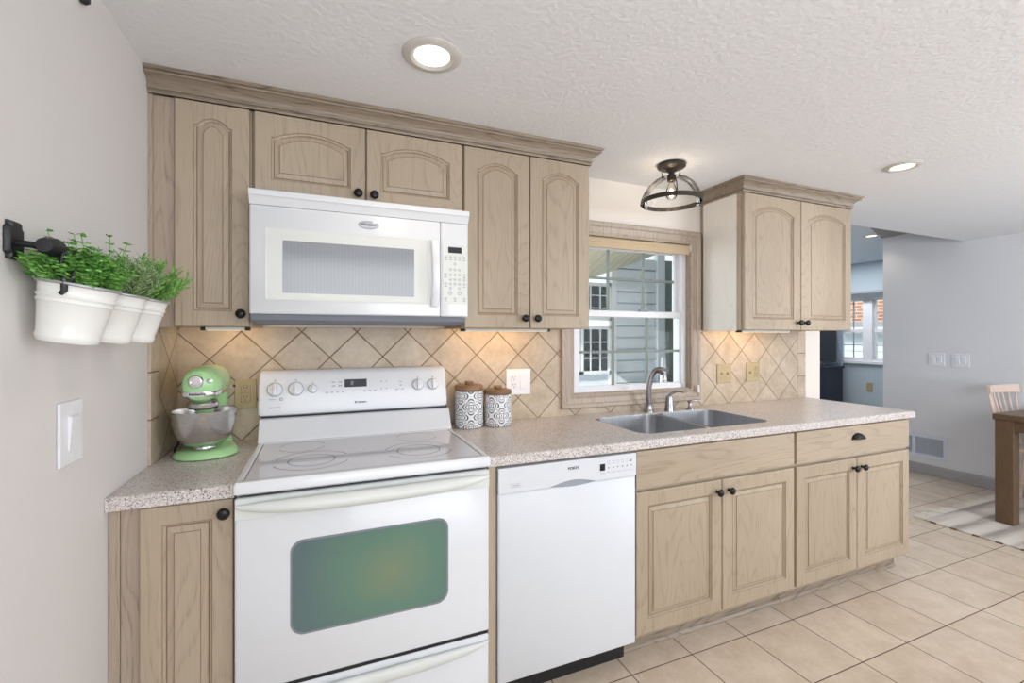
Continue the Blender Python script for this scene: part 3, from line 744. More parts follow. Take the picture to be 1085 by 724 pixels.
# console plane: from (y -.107, z1.034) to (-.074,1.175)
def cp(x, z, out=0):
    f = (z-1.034)/(.141); y = -.107+.033*f; n = Vector((0,-.974,.228)).normalized()
    return Vector((x, y, z))+n*out
TILT = math.atan2(.033, .141)
def onface(bm_make, x, z, out=0):   # geometry built around origin in xz facing -y
    bm = bm_make; R = Matrix.Translation(cp(x, z, out)) @ Matrix.Rotation(-TILT, 4, 'X'); bmesh.ops.transform(bm, matrix=R, verts=bm.verts[:]); return bm
for kx, kz, r in ((.349,1.122,.027),(.425,1.122,.027),(.487,1.120,.017),(.918,1.120,.024),(.985,1.120,.024)):
    rim = onface(lathe(bmesh.new(), [(r*1.08, 0), (r*1.08,-.001), (r*.98,-.0012)], (0,0,0), 'y', 28), kx, kz, .0003)
    k = obj('control_knob', onface(box(lathe(bmesh.new(), [(r, -.001), (r*.97,-.008), (r*.88,-.011), (r*.3,-.012)], (0,0,0), 'y', 28), -r*.22, r*.22, -.022, -.010, -r*.85, r*.85, .0025), kx, kz, .0008), 'white', cs, auto=40)
    obj('dial_ring', rim, 'ink_light', k)
    obj('dial_mark', onface(box(bmesh.new(), -.0018, .0018, -.0008, 0, r*1.28, r*1.28+.004), kx, kz, .0006), 'ink', k)
obj('display', onface(bx(-.045,.045,-.0012,0,-.0165,.0165,.0005), .655, 1.137, .0008), 'display', cs)
obj('clock_digits', onface(bx(-.026,-.014,-.0016,-.0012,-.008,.009), .66, 1.137, .0010), 'digit', cs)
bm = bmesh.new()
for (x0_, z_, n, dx, w_) in ((.567,1.143,2,.026,.014),(.567,1.128,2,.026,.014),(.541,1.102,4,.021,.009),(.69,1.102,3,.022,.011),(.76,1.140,2,.022,.006),(.76,1.109,2,.022,.006),(.825,1.103,2,.024,.010),(.842,1.135,1,.02,.009),(.842,1.121,1,.02,.009),(.645,1.104,1,.02,.006)):
    for i in range(n):
        q = onface(bx(-w_/2, w_/2, -.0006, 0, -.0022, .0022), x0_+dx*i, z_, .0006); merge(bm, q)
obj('button_print', bm, 'ink_light', cs)
# (lettering built directly in place)
def place_text(s, x, z, size, mat, bold=0):
    c = bpy.data.curves.new('txt', 'FONT'); c.body = s; c.size = size; c.extrude = .0003; c.align_x = 'CENTER'; c.align_y = 'CENTER'; c.offset = bold
    o = bpy.data.objects.new('txt', c); COL.objects.link(o); dg = bpy.context.evaluated_depsgraph_get(); me = bpy.data.meshes.new_from_object(o.evaluated_get(dg)); bpy.data.objects.remove(o)
    bm = bmesh.new(); bm.from_mesh(me); bmesh.ops.transform(bm, matrix=Matrix.Rotation(PI/2, 4, 'X'), verts=bm.verts[:]); onface(bm, x, z, .0006); return obj('lettering', bm, mat, cs)
place_text('Kenmore', .675, 1.058, .013, 'ink', .0004)
obj('fine_print', onface(bx(-.020,.020,-.0006,0,-.0018,.0018), .349, 1.052, .0006), 'ink_light', cs)
obj('fine_print', onface(bx(-.012,.012,-.0006,0,-.0013,.0013), .340, 1.084, .0006), 'ink_light', cs)
obj('indicator_ring', onface(lathe(bmesh.new(), [(.0058,0),(.0058,-.0008),(.0042,-.0008),(.0042,0)], (0,0,0), 'y', 20, caps=False), .372, 1.084, .0006), 'ink', cs)
# oven door
YD = -.645
def rr_door(x0, x1, z0, z1, y0, y1, r):
    bm = bmesh.new(); a = [Vector((x,y1,z)) for x,z in rrect(x0,x1,z0,z1,r,4)]; b = [Vector((x,y0+.005,z)) for x,z in rrect(x0,x1,z0,z1,r,4)]; c = [Vector((x,y0,z)) for x,z in rrect(x0+.005,x1-.005,z0+.005,z1-.005,r,4)]
    return ring_bridge(bm, [a,b,c])
d = obj('oven_door', rr_door(RX0, RX1, .320, .876, YD, -.600, .006), 'white', t, auto=40)
obj('door_top_band', bx(RX0+.001, RX1-.001, YD-.003, YD+.001, .816, .875, .001), 'handle_white', d)
def win(x0,x1,z0,z1,r,y,bow=.0):
    pts = rrect(x0,x1,z0,z1,r,8); out = []
    for x, z in pts:
        u = (x-x0)/(x1-x0)*2-1
        if z < (z0+z1)/2: z -= bow*(1-u*u)
        out.append((x,z))
    return out
f1 = win(.437,.912,.456,.735,.036,0,.010); f2 = win(.443,.906,.462,.729,.033,0,.010)
bm = bmesh.new(); ring_bridge(bm, [[Vector((x,YD+.001,z)) for x,z in f1], [Vector((x,YD-.0008,z)) for x,z in f1], [Vector((x,YD-.0012,z)) for x,z in f2]], True, True, True)
rimo = obj('window_border', bm, 'oven_rim', d)
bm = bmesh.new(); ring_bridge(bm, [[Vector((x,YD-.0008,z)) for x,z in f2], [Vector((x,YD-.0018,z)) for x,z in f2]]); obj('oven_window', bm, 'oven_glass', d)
# bowed handle
def bow_handle(x0, x1, z, y0, depth, hz, drop, mat, parent, name='handle', n=30):
    bm = bmesh.new(); rings = []
    for i in range(n+1):
        u = -1+2*i/n; x = x0+(x1-x0)*i/n
        e_ = (1-abs(u)**6)**.5 if abs(u) < 1 else 0
        b = (1-abs(u)**3.5); e2 = max(e_, .25)
        top = z+hz; bot = z-hz*.3-drop*max(0, 1-u*u)**.5
        zc, rz = (top+bot)/2, (top-bot)/2*max(e2, .4); yf = y0-.012-(depth-.012)*b
        rings.append([Vector((x, (y0+yf)/2+(yf-y0)/2*-math.cos(a)*-1, zc+rz*math.sin(a))) for a in [2*PI*k/14 for k in range(14)]])
    ring_bridge(bm, rings); return obj(name, bm, mat, parent, smooth=True)
bow_handle(RX0+.004, RX1-.004, .850, YD-.002, .052, .019, .020, 'handle_white', d)
# storage drawer
d2 = obj('storage_drawer', rr_door(RX0, RX1, .055, .306, YD+.003, -.600, .006), 'white', t, auto=40)
bow_handle(RX0+.02, RX1-.004, .285, YD+.002, .030, .010, .030, 'handle_white', d2)
obj('drawer_gap', bx(RX0+.004, RX1-.004, -.636, -.600, .3065, .3195), 'black', t)

# ================================================================== MICROWAVE
t = thing('microwave_oven', 'white over-the-range microwave hanging between the upper cabinets', 'microwave', (.68,-.2,1.385))
MX0, MX1, MY = .2995, 1.0575, -.395
obj('body', bx(MX0+.002, MX1-.002, MY+.028, -.003, 1.41, 1.824, .002), 'white_low', t)
obj('underside', prism_x(bmesh.new(), [(-.05,1.4095),(MY+.004,1.4095),(MY+.010,1.392),(MY+.03,1.382),(-.05,1.382)], MX0+.004, MX1-.012), 'grey_base', t)
obj('top_vent', prism_x(bmesh.new(), [(-.01,1.828),(MY-.010,1.828),(MY-.013,1.825),(MY-.013,1.808),(MY-.008,1.804),(MY+.006,1.780),(MY+.027,1.780),(MY+.027,1.8245),(-.01,1.8245)], MX0-.001, MX1+.001), 'white', t)
dr = obj('door', rr_door(MX0, .9455, 1.412, 1.778, MY, MY+.027, .005), 'white', t, auto=40)
# inner bezel
o1 = rrect(.347,.896,1.459,1.704,.008,4); o2 = rrect(.353,.890,1.465,1.698,.006,4)
bm = bmesh.new(); ring_bridge(bm, [[Vector((x,MY+.001,z)) for x,z in o1],[Vector((x,MY-.002,z)) for x,z in o1],[Vector((x,MY-.0005,z)) for x,z in o2]]); bz = obj('window_bezel', bm, 'cream', dr)
bm = bmesh.new(); ring_bridge(bm, [[Vector((x,MY,z)) for x,z in rrect(.399,.845,1.485,1.664,.003,3)],[Vector((x,MY-.0012,z)) for x,z in rrect(.399,.845,1.485,1.664,.003,3)]]); obj('window', bm, 'mw_glass', bz)
bm = bmesh.new(); rings = []
for i in range(21):
    u = -1+2*i/20; z = 1.576+.126*u; yo = MY-.012-.026*(1-u*u)
    hw = .0145
    rings.append([Vector((.921+hw*math.cos(a), yo+ (.008)*math.sin(a) if True else 0, z)) for a in [2*PI*k/12 for k in range(12)]])
ring_bridge(bm, rings); box(bm, .912,.930, MY-.014, MY+.001, 1.450, 1.472, .003); box(bm, .912,.930, MY-.014, MY+.001, 1.680, 1.702, .003)
obj('handle', bm, 'white', dr, smooth=True)
cpn = obj('control_panel', rr_door(.9475, MX1, 1.412, 1.778, MY, MY+.027, .004), 'white', t, auto=40)
kp = obj('keypad', bx(.956,1.0515,MY-.001,MY+.001,1.462,1.690,.0004,seg=1), 'cream', cpn)
obj('display', bx(.976,1.030,MY-.0022,MY-.001,1.661,1.684), 'display', cpn)
bm = bmesh.new(); bm2 = bmesh.new()
def minib(x, z, r):
    for k in range(10):
        a, b = 2*PI*k/10, 2*PI*(k+1)/10
        q = [bm.verts.new((x+rr*math.cos(t_), MY-.0014, z+rr*math.sin(t_))) for rr, t_ in ((r,a),(r,b),(r*.72,b),(r*.72,a))]; bm.faces.new(q)
    box(bm2, x-r*.35, x+r*.35, MY-.0015, MY-.001, z-.0008, z+.0008)
for z_, xs in ((1.644,(.968,.986,1.004,1.022,1.040)),(1.618,(1.003,)),(1.596,(.985,1.003,1.021)),(1.576,(.966,.985,1.003,1.021,1.041)),(1.557,(.985,1.003,1.021,1.041)),(1.540,(.966,.985,1.003,1.021,1.041)),(1.523,(.985,1.021)),(1.505,(.984,1.021)),(1.482,(.966,1.003,1.041))):
    for x_ in xs: minib(x_, z_, .0058 if z_ != 1.505 else .0085)
for z_, xs in ((1.634,(.968,.986,1.004,1.022,1.040)),(1.566,(.966,1.041)),(1.530,(.966,1.041)),(1.473,(.966,1.003,1.041))):
    for x_ in xs: box(bm2, x_-.005, x_+.005, MY-.0015, MY-.001, z_-.0007, z_+.0007)
obj('button_ring', bm, 'ink_light', kp); obj('button_print', bm2, 'ink', kp)
M['silver'] = plain('matte_silver_badge', lin(176,178,184), .35, .3)
bd = obj('badge', lathe(bmesh.new(), [(.001,-.003),(.030,-.003),(.036,-.001),(.036,0)], (.679,MY,1.741), 'y', 30, sy=.42), 'silver', dr, smooth=True)
text('lettering', 'Whirlpool', (.679,MY-.0034,1.741), .0125, 'ink', bd)

# ================================================================== DISHWASHER
t = thing('dishwasher', 'white built-in dishwasher between range and sink cabinet', 'dishwasher', (1.393,-.3,0))
DX0, DX1, DY = 1.0975, 1.6885, -.626
obj('body', bx(DX0+.006, DX1-.006, DY+.03, -.02, .10, .868), 'white_low', t)
obj('kick_plate', bx(DX0+.006, DX1-.006, -.555, -.54, .002, .0995), 'black', t)
dd = obj('door', rr_door(DX0, DX1, .1005, .7765, DY, DY+.029, .003), 'white_low', t, auto=40)
# control fascia with arched finger recess at the bottom edge
bm = bmesh.new(); pts = [(DX0,.7785)]
xa, xb = 1.300, 1.500
for k in range(17):
    u = k/16; pts.append((xa+(xb-xa)*u, .7785+.016*math.sin(PI*u)**1.2))
pts += [(DX1,.7785),(DX1,.8675),(DX0,.8675)]
ring_bridge(bm, [[Vector((x,DY+.028,z)) for x,z in pts],[Vector((x,DY-.003,z)) for x,z in pts]])
fs = obj('control_fascia', bm, 'white_low', t)
bm = bmesh.new(); rings = []
for k in range(17):
    u = k/16; x = 1.300+.2*u; h = .014*math.sin(PI*u)**1.1+.0006
    rings.append([Vector((x, DY+.004, .7775+h)), Vector((x, DY-.0005-.0*h, .7775-h*.55)), Vector((x, DY+.012, .7775))])
obj('finger_recess', ring_bridge(bm, rings), 'slate', t)
yq = DY-.0032
obj('display', bx(1.517,1.540,yq-.001,yq+.001,.8135,.8395), 'display', fs)
bm = bmesh.new(); bm2 = bmesh.new()
for i in range(6):
    box(bm2, 1.555+i*.0215, 1.559+i*.0215, yq-.0008, yq+.0005, .820, .824)
    box(bm, 1.551+i*.0215, 1.563+i*.0215, yq-.0006, yq+.0005, .846, .8475); box(bm, 1.553+i*.0215, 1.562+i*.0215, yq-.0006, yq+.0005, .838, .8395)
    box(bm, 1.520+i*.025, 1.539+i*.025, yq-.0006, yq+.0005, .803, .8045)
box(bm2, 1.655, 1.665, yq-.0008, yq+.0005, .838, .842)
obj('indicator', bm2, 'ink', fs); obj('fine_print', bm, 'ink_light', fs)
bm = bmesh.new(); box(bm, 1.142,1.186,yq-.0006,yq+.0005,.7955,.7965); box(bm, 1.142,1.186,yq-.0006,yq+.0005,.8080,.8090); box(bm,1.142,1.1425,yq-.0006,yq+.0005,.7955,.809); box(bm,1.150,1.178,yq-.0006,yq+.0005,.8005,.8035)
obj('power_button', bm, 'ink_light', fs)
text('lettering', 'BOSCH', (1.398,yq,.838), .0135, 'ink', fs, bold=.0005)

# ================================================================== MIXER
mx, my = .145, -.185
t = thing('stand_mixer', 'mint green stand mixer with steel bowl in the left counter corner', 'mixer', (mx,my,.9145))
def loft_y(bm, secs, seg=24, pw=1.0):   # (y, cx, cz, rx, rz)
    rings = []
    for y, cx_, cz_, rx, rz in secs:
        ring = []
        for k in range(seg):
            a = 2*PI*k/seg; c_, s_ = math.cos(a), math.sin(a)
            ring.append(Vector((cx_+rx*math.copysign(abs(c_)**pw, c_), y, cz_+rz*math.copysign(abs(s_)**pw, s_))))
        rings.append(ring)
    return ring_bridge(bm, rings)
# base plate outline (plan) : round front, wide, tapering to the column
def base_out(ins, z):
    pts = []
    for k in range(40):
        a = 2*PI*k/40; x = math.cos(a)*(.098-ins); y = math.sin(a)
        if y < 0: yy = -.035+y*(.088-ins); 
        else: yy = -.035+y*(.190-ins); x *= (1-.22*y)
        pts.append(Vector((mx+x, my+yy, z)))
    return pts
bm = bmesh.new(); ring_bridge(bm, [base_out(.006,.9148), base_out(0,.918), base_out(.001,.928), base_out(.010,.938), base_out(.028,.943)])
bs = obj('base', bm, 'mint', t, smooth=True)
obj('rubber_pad', ring_bridge(bmesh.new(), [base_out(.012,.9141), base_out(.012,.9149)]), 'rubber', bs)
# column
bm = bmesh.new(); rings = []
for z, yc, rx, ry in ((.936,.095,.062,.060),(.96,.100,.050,.048),(1.0,.105,.043,.042),(1.05,.105,.040,.042),(1.09,.098,.042,.048),(1.125,.09,.044,.054)):
    rings.append([Vector((mx+rx*math.cos(a), my+yc+ry*math.sin(a), z)) for a in [2*PI*k/24 for k in range(24)]])
obj('column', ring_bridge(bm, rings), 'mint', t, smooth=True)
hz = 1.172
head = loft_y(bmesh.new(), [(my-.158,mx,hz,.012,.012),(my-.156,mx,hz,.030,.034),(my-.148,mx,hz,.043,.048),(my-.130,mx,hz,.052,.056),(my-.09,mx,hz+.001,.058,.061),(my-.03,mx,hz+.002,.059,.062),(my+.05,mx,hz,.056,.060),(my+.11,mx,hz-.003,.050,.055),(my+.145,mx,hz-.006,.038,.044),(my+.155,mx,hz-.008,.018,.022)], 28, .9)
hd = obj('head', head, 'mint', t, smooth=True)
bnd = loft_y(bmesh.new(), [(my-.160,mx,hz-.028,.026,.0092),(my-.153,mx,hz-.028,.041,.0095),(my-.135,mx,hz-.028,.0525,.0095),(my-.09,mx,hz-.028,.0590,.0095),(my-.03,mx,hz-.028,.0598,.0095),(my+.05,mx,hz-.028,.0560,.0095),(my+.10,mx,hz-.030,.048,.0075)], 28, .4)
bn = obj('chrome_band', bnd, 'chrome', hd, smooth=True)
text('lettering', 'KitchenAid', (mx-.002,my-.1612,hz-.028), .0100, 'ink', bn, bold=.0002)
hub = obj('attachment_hub', lathe(bmesh.new(), [(.022,0),(.022,-.010),(.019,-.014),(.014,-.0145),(.013,-.012),(.002,-.012)], (mx-.006,my-.150,hz+.014), 'y', 28), 'chrome', hd, smooth=True)
obj('hub_knob', lathe(bmesh.new(), [(.007,0),(.006,-.012),(.007,-.014),(.002,-.016)], (mx+.030,my-.142,hz+.014), 'y', 16, sx=1.6), 'chrome', hd, smooth=True)
obj('planetary', lathe(bmesh.new(), [(.002,1.088),(.044,1.088),(.046,1.094),(.046,1.108),(.040,1.116)], (mx,my-.085,0), 'z', 28), 'steel', hd, smooth=True)
obj('beater_shaft', lathe(bmesh.new(), [(.024,1.055),(.027,1.062),(.027,1.088)], (mx+.004,my-.075,0), 'z', 20), 'mint', hd, smooth=True)
obj('speed_lever', tube(bmesh.new(), [(mx+.052,my+.045,hz-.026),(mx+.068,my+.040,hz-.026),(mx+.074,my+.035,hz-.022)], [.0035,.0035,.006], 10), 'chrome', hd, smooth=True)
prof = [(.002,.9435),(.036,.9435),(.040,.947),(.038,.951),(.038,.954),(.062,.962),(.080,.980),(.092,1.006),(.0985,1.036),(.1015,1.066),(.104,1.0775),(.104,1.0795),(.1005,1.0795),(.099,1.066),(.096,1.036),(.089,1.008),(.078,.984),(.060,.966),(.002,.958)]
prof = [(r_*.95, h_) for r_, h_ in prof]
bw = obj('bowl', lathe(bmesh.new(), prof, (mx-.002,my-.055,0), 'z', 48), 'steel', t, smooth=True, auto=50)
cordp = smoothpath([(.085,-.03,.925),(.05,-.035,.96),(.030,-.05,1.0),(.028,-.08,.98),(.036,-.11,.945),(.03,-.14,.921),(.05,-.17,.9195),(.07,-.12,.9195),(.085,-.06,.92)], 8)
obj('power_cord', tube(bmesh.new(), cordp, .0035, 8), 'rubber', t, smooth=True)

# ================================================================== CANISTERS
def canister(cx_, cy_, R, H, lidh, label, ph, ic):
    t = thing('canister', label, 'canister', (cx_,cy_,.9145), 'patterned canisters with wooden lids')
    obj('jar', lathe(bmesh.new(), [(.002,.9145),(R*.86,.9145),(R*.95,.919),(R,.93),(R,.914+H-.012),(R*.98,.914+H-.003),(R*.95,.914+H),(.002,.914+H)], (cx_,cy_,0), 'z', 48), ornament('blue_medallion_glaze', cx_, cy_, ph, ic), t, smooth=True, auto=50)
    z = .914+H+.0003
    ld = obj('lid', lathe(bmesh.new(), [(R*.94,z),(R*1.0,z+.002),(R*1.01,z+.006),(R*1.01,z+lidh*.75),(R*.96,z+lidh*.93),(R*.86,z+lidh),(.002,z+lidh)], (cx_,cy_,0), 'z', 40), 'lid_wood', t, smooth=True)
    z += lidh
    obj('lid_knob', lathe(bmesh.new(), [(R*.22,z-.001),(R*.22,z+.003),(R*.31,z+.006),(R*.32,z+.013),(R*.28,z+.0165),(.002,z+.017)], (cx_,cy_,0), 'z', 28), 'lid_wood', ld, smooth=True)
canister(1.152,-.100,.0650,.170,.027,'taller patterned blue and white canister with wooden lid beside the range', .1, lin(82,92,118))
canister(1.292,-.108,.0640,.148,.023,'shorter patterned blue and white canister with darker wooden lid, right of its taller mate', .55, lin(84,98,132))

# ================================================================== OUTLETS AND SWITCHES
def outlet_slots(bm, x, y, z):
    for dx in (-.006, .006): box(bm, x+dx-.0011, x+dx+.0011, y-.0006, y+.0003, z+.001, z+.010)
    lathe(bm, [(.0026,.0003),(.0026,-.0006)], (x, y, z-.007), 'y', 10)
def duplex(root, x, z, mat, y):
    o = obj('receptacle', box(bx(x-.0175, x+.0175, y-.002, y+.001, z+.003, z+.034, .003), x-.0175, x+.0175, y-.002, y+.001, z-.034, z-.003, .003), mat, root)
    bm = bmesh.new(); outlet_slots(bm, x, y-.002, z+.019); outlet_slots(bm, x, y-.002, z-.018); obj('slot', bm, 'ink', o)
def plate(x0, x1, z0, z1, mat, name, label, cat, yb=-.0085):
    t = thing(name, label, cat, ((x0+x1)/2, yb, z0))
    obj('cover_plate', bx(x0, x1, yb-.005, yb, z0, z1, .0022), mat, t); return t, yb-.0048
t, y = plate(.198,.276,1.044,1.162,'almond','wall_outlet','tan duplex outlet on the tiles between the mixer and range','outlet'); duplex(t, .237, 1.103, 'almond', y)
t, y = plate(1.373,1.506,1.040,1.170,'plate_white','wall_outlet','white two-gang plate with outlet and switch beside the canisters','outlet'); duplex(t, 1.415, 1.105, 'plate_white', y)
obj('switch_rocker', bx(1.447,1.483,y-.003,y+.001,1.068,1.142,.0015), 'plate_white', t)
t, y = plate(2.778,2.896,1.042,1.162,'almond','wall_switch','tan double switch plate on the tiles nearest the window','switch')
for x_ in (2.813, 2.861): obj('toggle', box(bx(x_-.006,x_+.006,y-.001,y+.001,1.088,1.114), x_-.004,x_+.004,y-.012,y,1.098,1.108,.001), 'almond', t)
t, y = plate(3.028,3.145,1.044,1.166,'almond','wall_outlet','tan plate with toggle and outlet, right of the double switch plate','outlet')
obj('toggle', box(bx(3.057-.006,3.057+.006,y-.001,y+.001,1.088,1.114), 3.053,3.061,y-.012,y,1.098,1.108,.001), 'almond', t); duplex(t, 3.110, 1.105, 'almond', y)
# left wall rocker switch
t = thing('wall_switch', 'white rocker switch plate on the left wall below the planters', 'switch', (0,-.806,1.05))
bm = bmesh.new(); box(bm, .0005,.0065,-.859,-.757,1.052,1.192,.0025); obj('cover_plate', bm, 'plate_white', t)
bm = bmesh.new(); prism_y(bm, [(.0055,1.083),(.0085,1.083),(.0135,1.158),(.0055,1.160)], -.824,-.789); obj('switch_rocker', bm, 'plate_white', t)
for z_ in (1.070,1.175): obj('screw', lathe(bmesh.new(), [(.003,.0062),(.0025,.0072),(.0005,.0074)], (0,-.808,z_), 'x', 10), 'plate_white', t)
# dining wall plates
for (ya, yb_, lb) in ((.258,.382,'white double switch plate on the far wall, the left one'),(.080,.205,'white double switch plate on the far wall, the right one')):
    t = thing('wall_switch', lb, 'switch', (5.9,(ya+yb_)/2,1.055))
    obj('cover_plate', bx(5.894,5.8998,ya,yb_,1.053,1.172,.002), 'plate_white', t)
    for k in (.31,.69):
        ym = ya+(yb_-ya)*k; obj('switch_rocker', bx(5.890,5.8945,ym-.017,ym+.017,1.080,1.145,.0015), 'plate_white', t)
t = thing('air_return_vent', 'white louvered air return grille low on the far dining wall', 'vent', (5.9,.45,.17))
bm = bmesh.new(); ya, yb_, za, zb = .235,.86-.12,.165,.385
box(bm, 5.886,5.8998,ya,yb_,za,za+.03,.002); box(bm, 5.886,5.8998,ya,yb_,zb-.03,zb,.002)
for a_, b_ in ((ya,ya+.03),(.485,.51),(yb_-.03,yb_)): box(bm, 5.886,5.8998,a_,b_,za+.028,zb-.028,.001)
obj('frame', bm, 'duct', t)
bm = bmesh.new()
for k in range(14):
    z_ = za+.036+k*.0108; prism_y(bm, [(5.890,z_),(5.8985,z_+.006),(5.8985,z_+.0075),(5.890,z_+.0015)], ya+.03, yb_-.03)
obj('louvers', bm, 'duct_dark', t); obj('backing', bx(5.8988,5.8996,ya+.03,yb_-.03,za+.03,zb-.03), 'duct_dark', t)
t = thing('wall_outlet', 'small grey outlet under the window of the far blue room', 'outlet', (7.5,1.79,.60))
obj('cover_plate', bx(7.493,7.4998,1.755,1.83,.57,.69,.002), 'almond', t)

# ================================================================== LIGHTS
def can_light(x, y, z, r, label, s=1):
    t = thing('recessed_light', label, 'light', (x,y,z-.012), 'recessed ceiling lights')
    light('recessed_glow', 'SPOT', (x,y,z-.02), 7*s, (1,.86,.66), (0,0,0), spot_size=math.radians(125), spot_blend=.8, shadow_soft_size=.05)
    obj('trim_ring', lathe(bmesh.new(), [(r*.60,z-.0005),(r*.60,z-.004),(r*.72,z-.010),(r*.92,z-.008),(r,z-.003),(r,z-.0005)], (x,y,0), 'z', 40, caps=False), M.setdefault('can_trim', plain('beige_white_trim_ring', lin(206,202,196), .4)), t, smooth=True)
    obj('lens', lathe(bmesh.new(), [(r*.60,z-.0008),(r*.60,z-.0035),(.002,z-.0035)], (x,y,0), 'z', 32), 'led', t)
can_light(.835,-.745,CZ,.090,'recessed ceiling light above the range, nearest the camera')
can_light(3.24,-.755,CZ,.080,'recessed kitchen ceiling light in front of the cabinet right of the window')
can_light(5.69,.76,2.36,.075,'small recessed light in the far ceiling past the right cabinet', .5)
px, py = 2.14, -.325
t = thing('ceiling_light', 'semi-flush bronze ceiling light with clear glass dome before the window', 'light', (px,py,2.0))
cn = obj('canopy', lathe(bmesh.new(), [(.066,2.1975),(.068,2.194),(.068,2.182),(.060,2.176),(.030,2.172),(.020,2.158),(.004,2.158)], (px,py,0), 'z', 36), 'bronze', t, smooth=True, auto=50)
obj('socket', lathe(bmesh.new(), [(.014,2.159),(.014,2.146),(.022,2.140),(.020,2.112),(.016,2.110),(.002,2.110)], (px,py,0), 'z', 24), 'bronze', t, smooth=True, auto=50)
RR, RZ = .143, 2.010
obj('ring_band', lathe(bmesh.new(), [(RR,RZ-.011),(RR+.003,RZ-.011),(RR+.003,RZ+.011),(RR,RZ+.011),(RR,RZ-.011)], (px,py,0), 'z', 56, caps=False), 'bronze', t, smooth=True, auto=50)
bm = bmesh.new()
rings_ = [(RR-.003,RZ-.012),(RR-.004,RZ+.010),(RR-.010,RZ+.040),(RR-.030,RZ+.078),(RR-.060,RZ+.106),(RR-.095,RZ+.122),(.032,RZ+.128)]
lathe(bm, rings_, (px,py,0), 'z', 48, caps=False); obj('glass_dome', bm, 'dome_glass', t, smooth=True)
for k in range(3):
    a = math.radians((238,350,132)[k]); ca, sa = math.cos(a), math.sin(a)
    P_ = [(.045,2.160),(.046,2.142),(.062,2.128),(.100,2.105),(.130,2.070),(.146,2.035),(RR+.006,RZ+.008),(RR+.005,RZ-.008)]
    obj('arm', tube(bmesh.new(), smoothpath([(px+r*ca,py+r*sa,z) for r, z in P_], 4), .0024, 8), 'bronze', t, smooth=True)
    obj('screw', tube(bmesh.new(), [(px+(RR-.012)*ca,py+(RR-.012)*sa,RZ),(px+(RR+.010)*ca,py+(RR+.010)*sa,RZ)], .005, 10), 'bronze', t)
obj('bulb', lathe(bmesh.new(), [(.012,2.110),(.014,2.098),(.022,2.080),(.029,2.058),(.028,2.040),(.018,2.024),(.002,2.018)], (px,py,0), 'z', 24), M.setdefault('bulb_glass', glass('clear_bulb_glass', (1,.97,.9), .2)), t, smooth=True)
obj('filament', lathe(bmesh.new(), [(.002,2.03),(.007,2.036),(.008,2.066),(.002,2.075)], (px,py,0), 'z', 12), 'bulb', t)
lp = light('ceiling_light_glow', 'POINT', (px,py,2.05), 2.0, (1,.86,.68), shadow_soft_size=.012)

# ================================================================== PLANTERS ON THE WALL RAIL
t = thing('wall_rail', 'black iron rail mounted on the left wall carrying the herb planters', 'rail', (.0,-.8,1.45))
bm = bmesh.new()
def mount(y):
    o = [(-.022,-.058),(.022,-.058),(.022,-.045),(.030,-.036),(.030,.036),(.022,.045),(.022,.058),(-.022,.058),(-.022,.045),(-.030,.036),(-.030,-.036),(-.022,-.045)]
    b = bmesh.new(); rings = []
    for x, s in ((.0006,1),(.006,1),(.010,.86)): rings.append([Vector((x, y+p*s*.75, 1.512+q*s*.60)) for p, q in o])
    ring_bridge(b, rings); tube(b, [(.008,y,1.508),(.030,y,1.506),(.05,y,1.503)], [.007,.006,.009], 12)
    return b
RY0, RY1, RXX, RZZ = -1.025, -.52, .062, 1.502
for yy in (RY0+.012, RY1-.02): obj('wall_mount', mount(yy), 'iron', t, auto=40)
obj('bar', tube(bmesh.new(), [(RXX,RY0-.01,RZZ),(RXX,RY1+.01,RZZ)], .0085, 16), 'iron', t, smooth=True, auto=50)
for yy, s in ((RY0-.012,-1),(RY1+.012,1)):
    obj('end_knob', lathe(bmesh.new(), [(.009,0),(.0135,s*.004),(.0145,s*.016),(.010,s*.022),(.001,s*.023)] if s > 0 else [(.012,.03),(.0165,.022),(.0165,.0),(.0125,-.012),(.001,-.013)], (RXX,yy,RZZ), 'y', 20), 'iron', t, smooth=True)
BR, BRB, BH, BZ, BT = .0627, .0454, .1135, 1.437, .1702
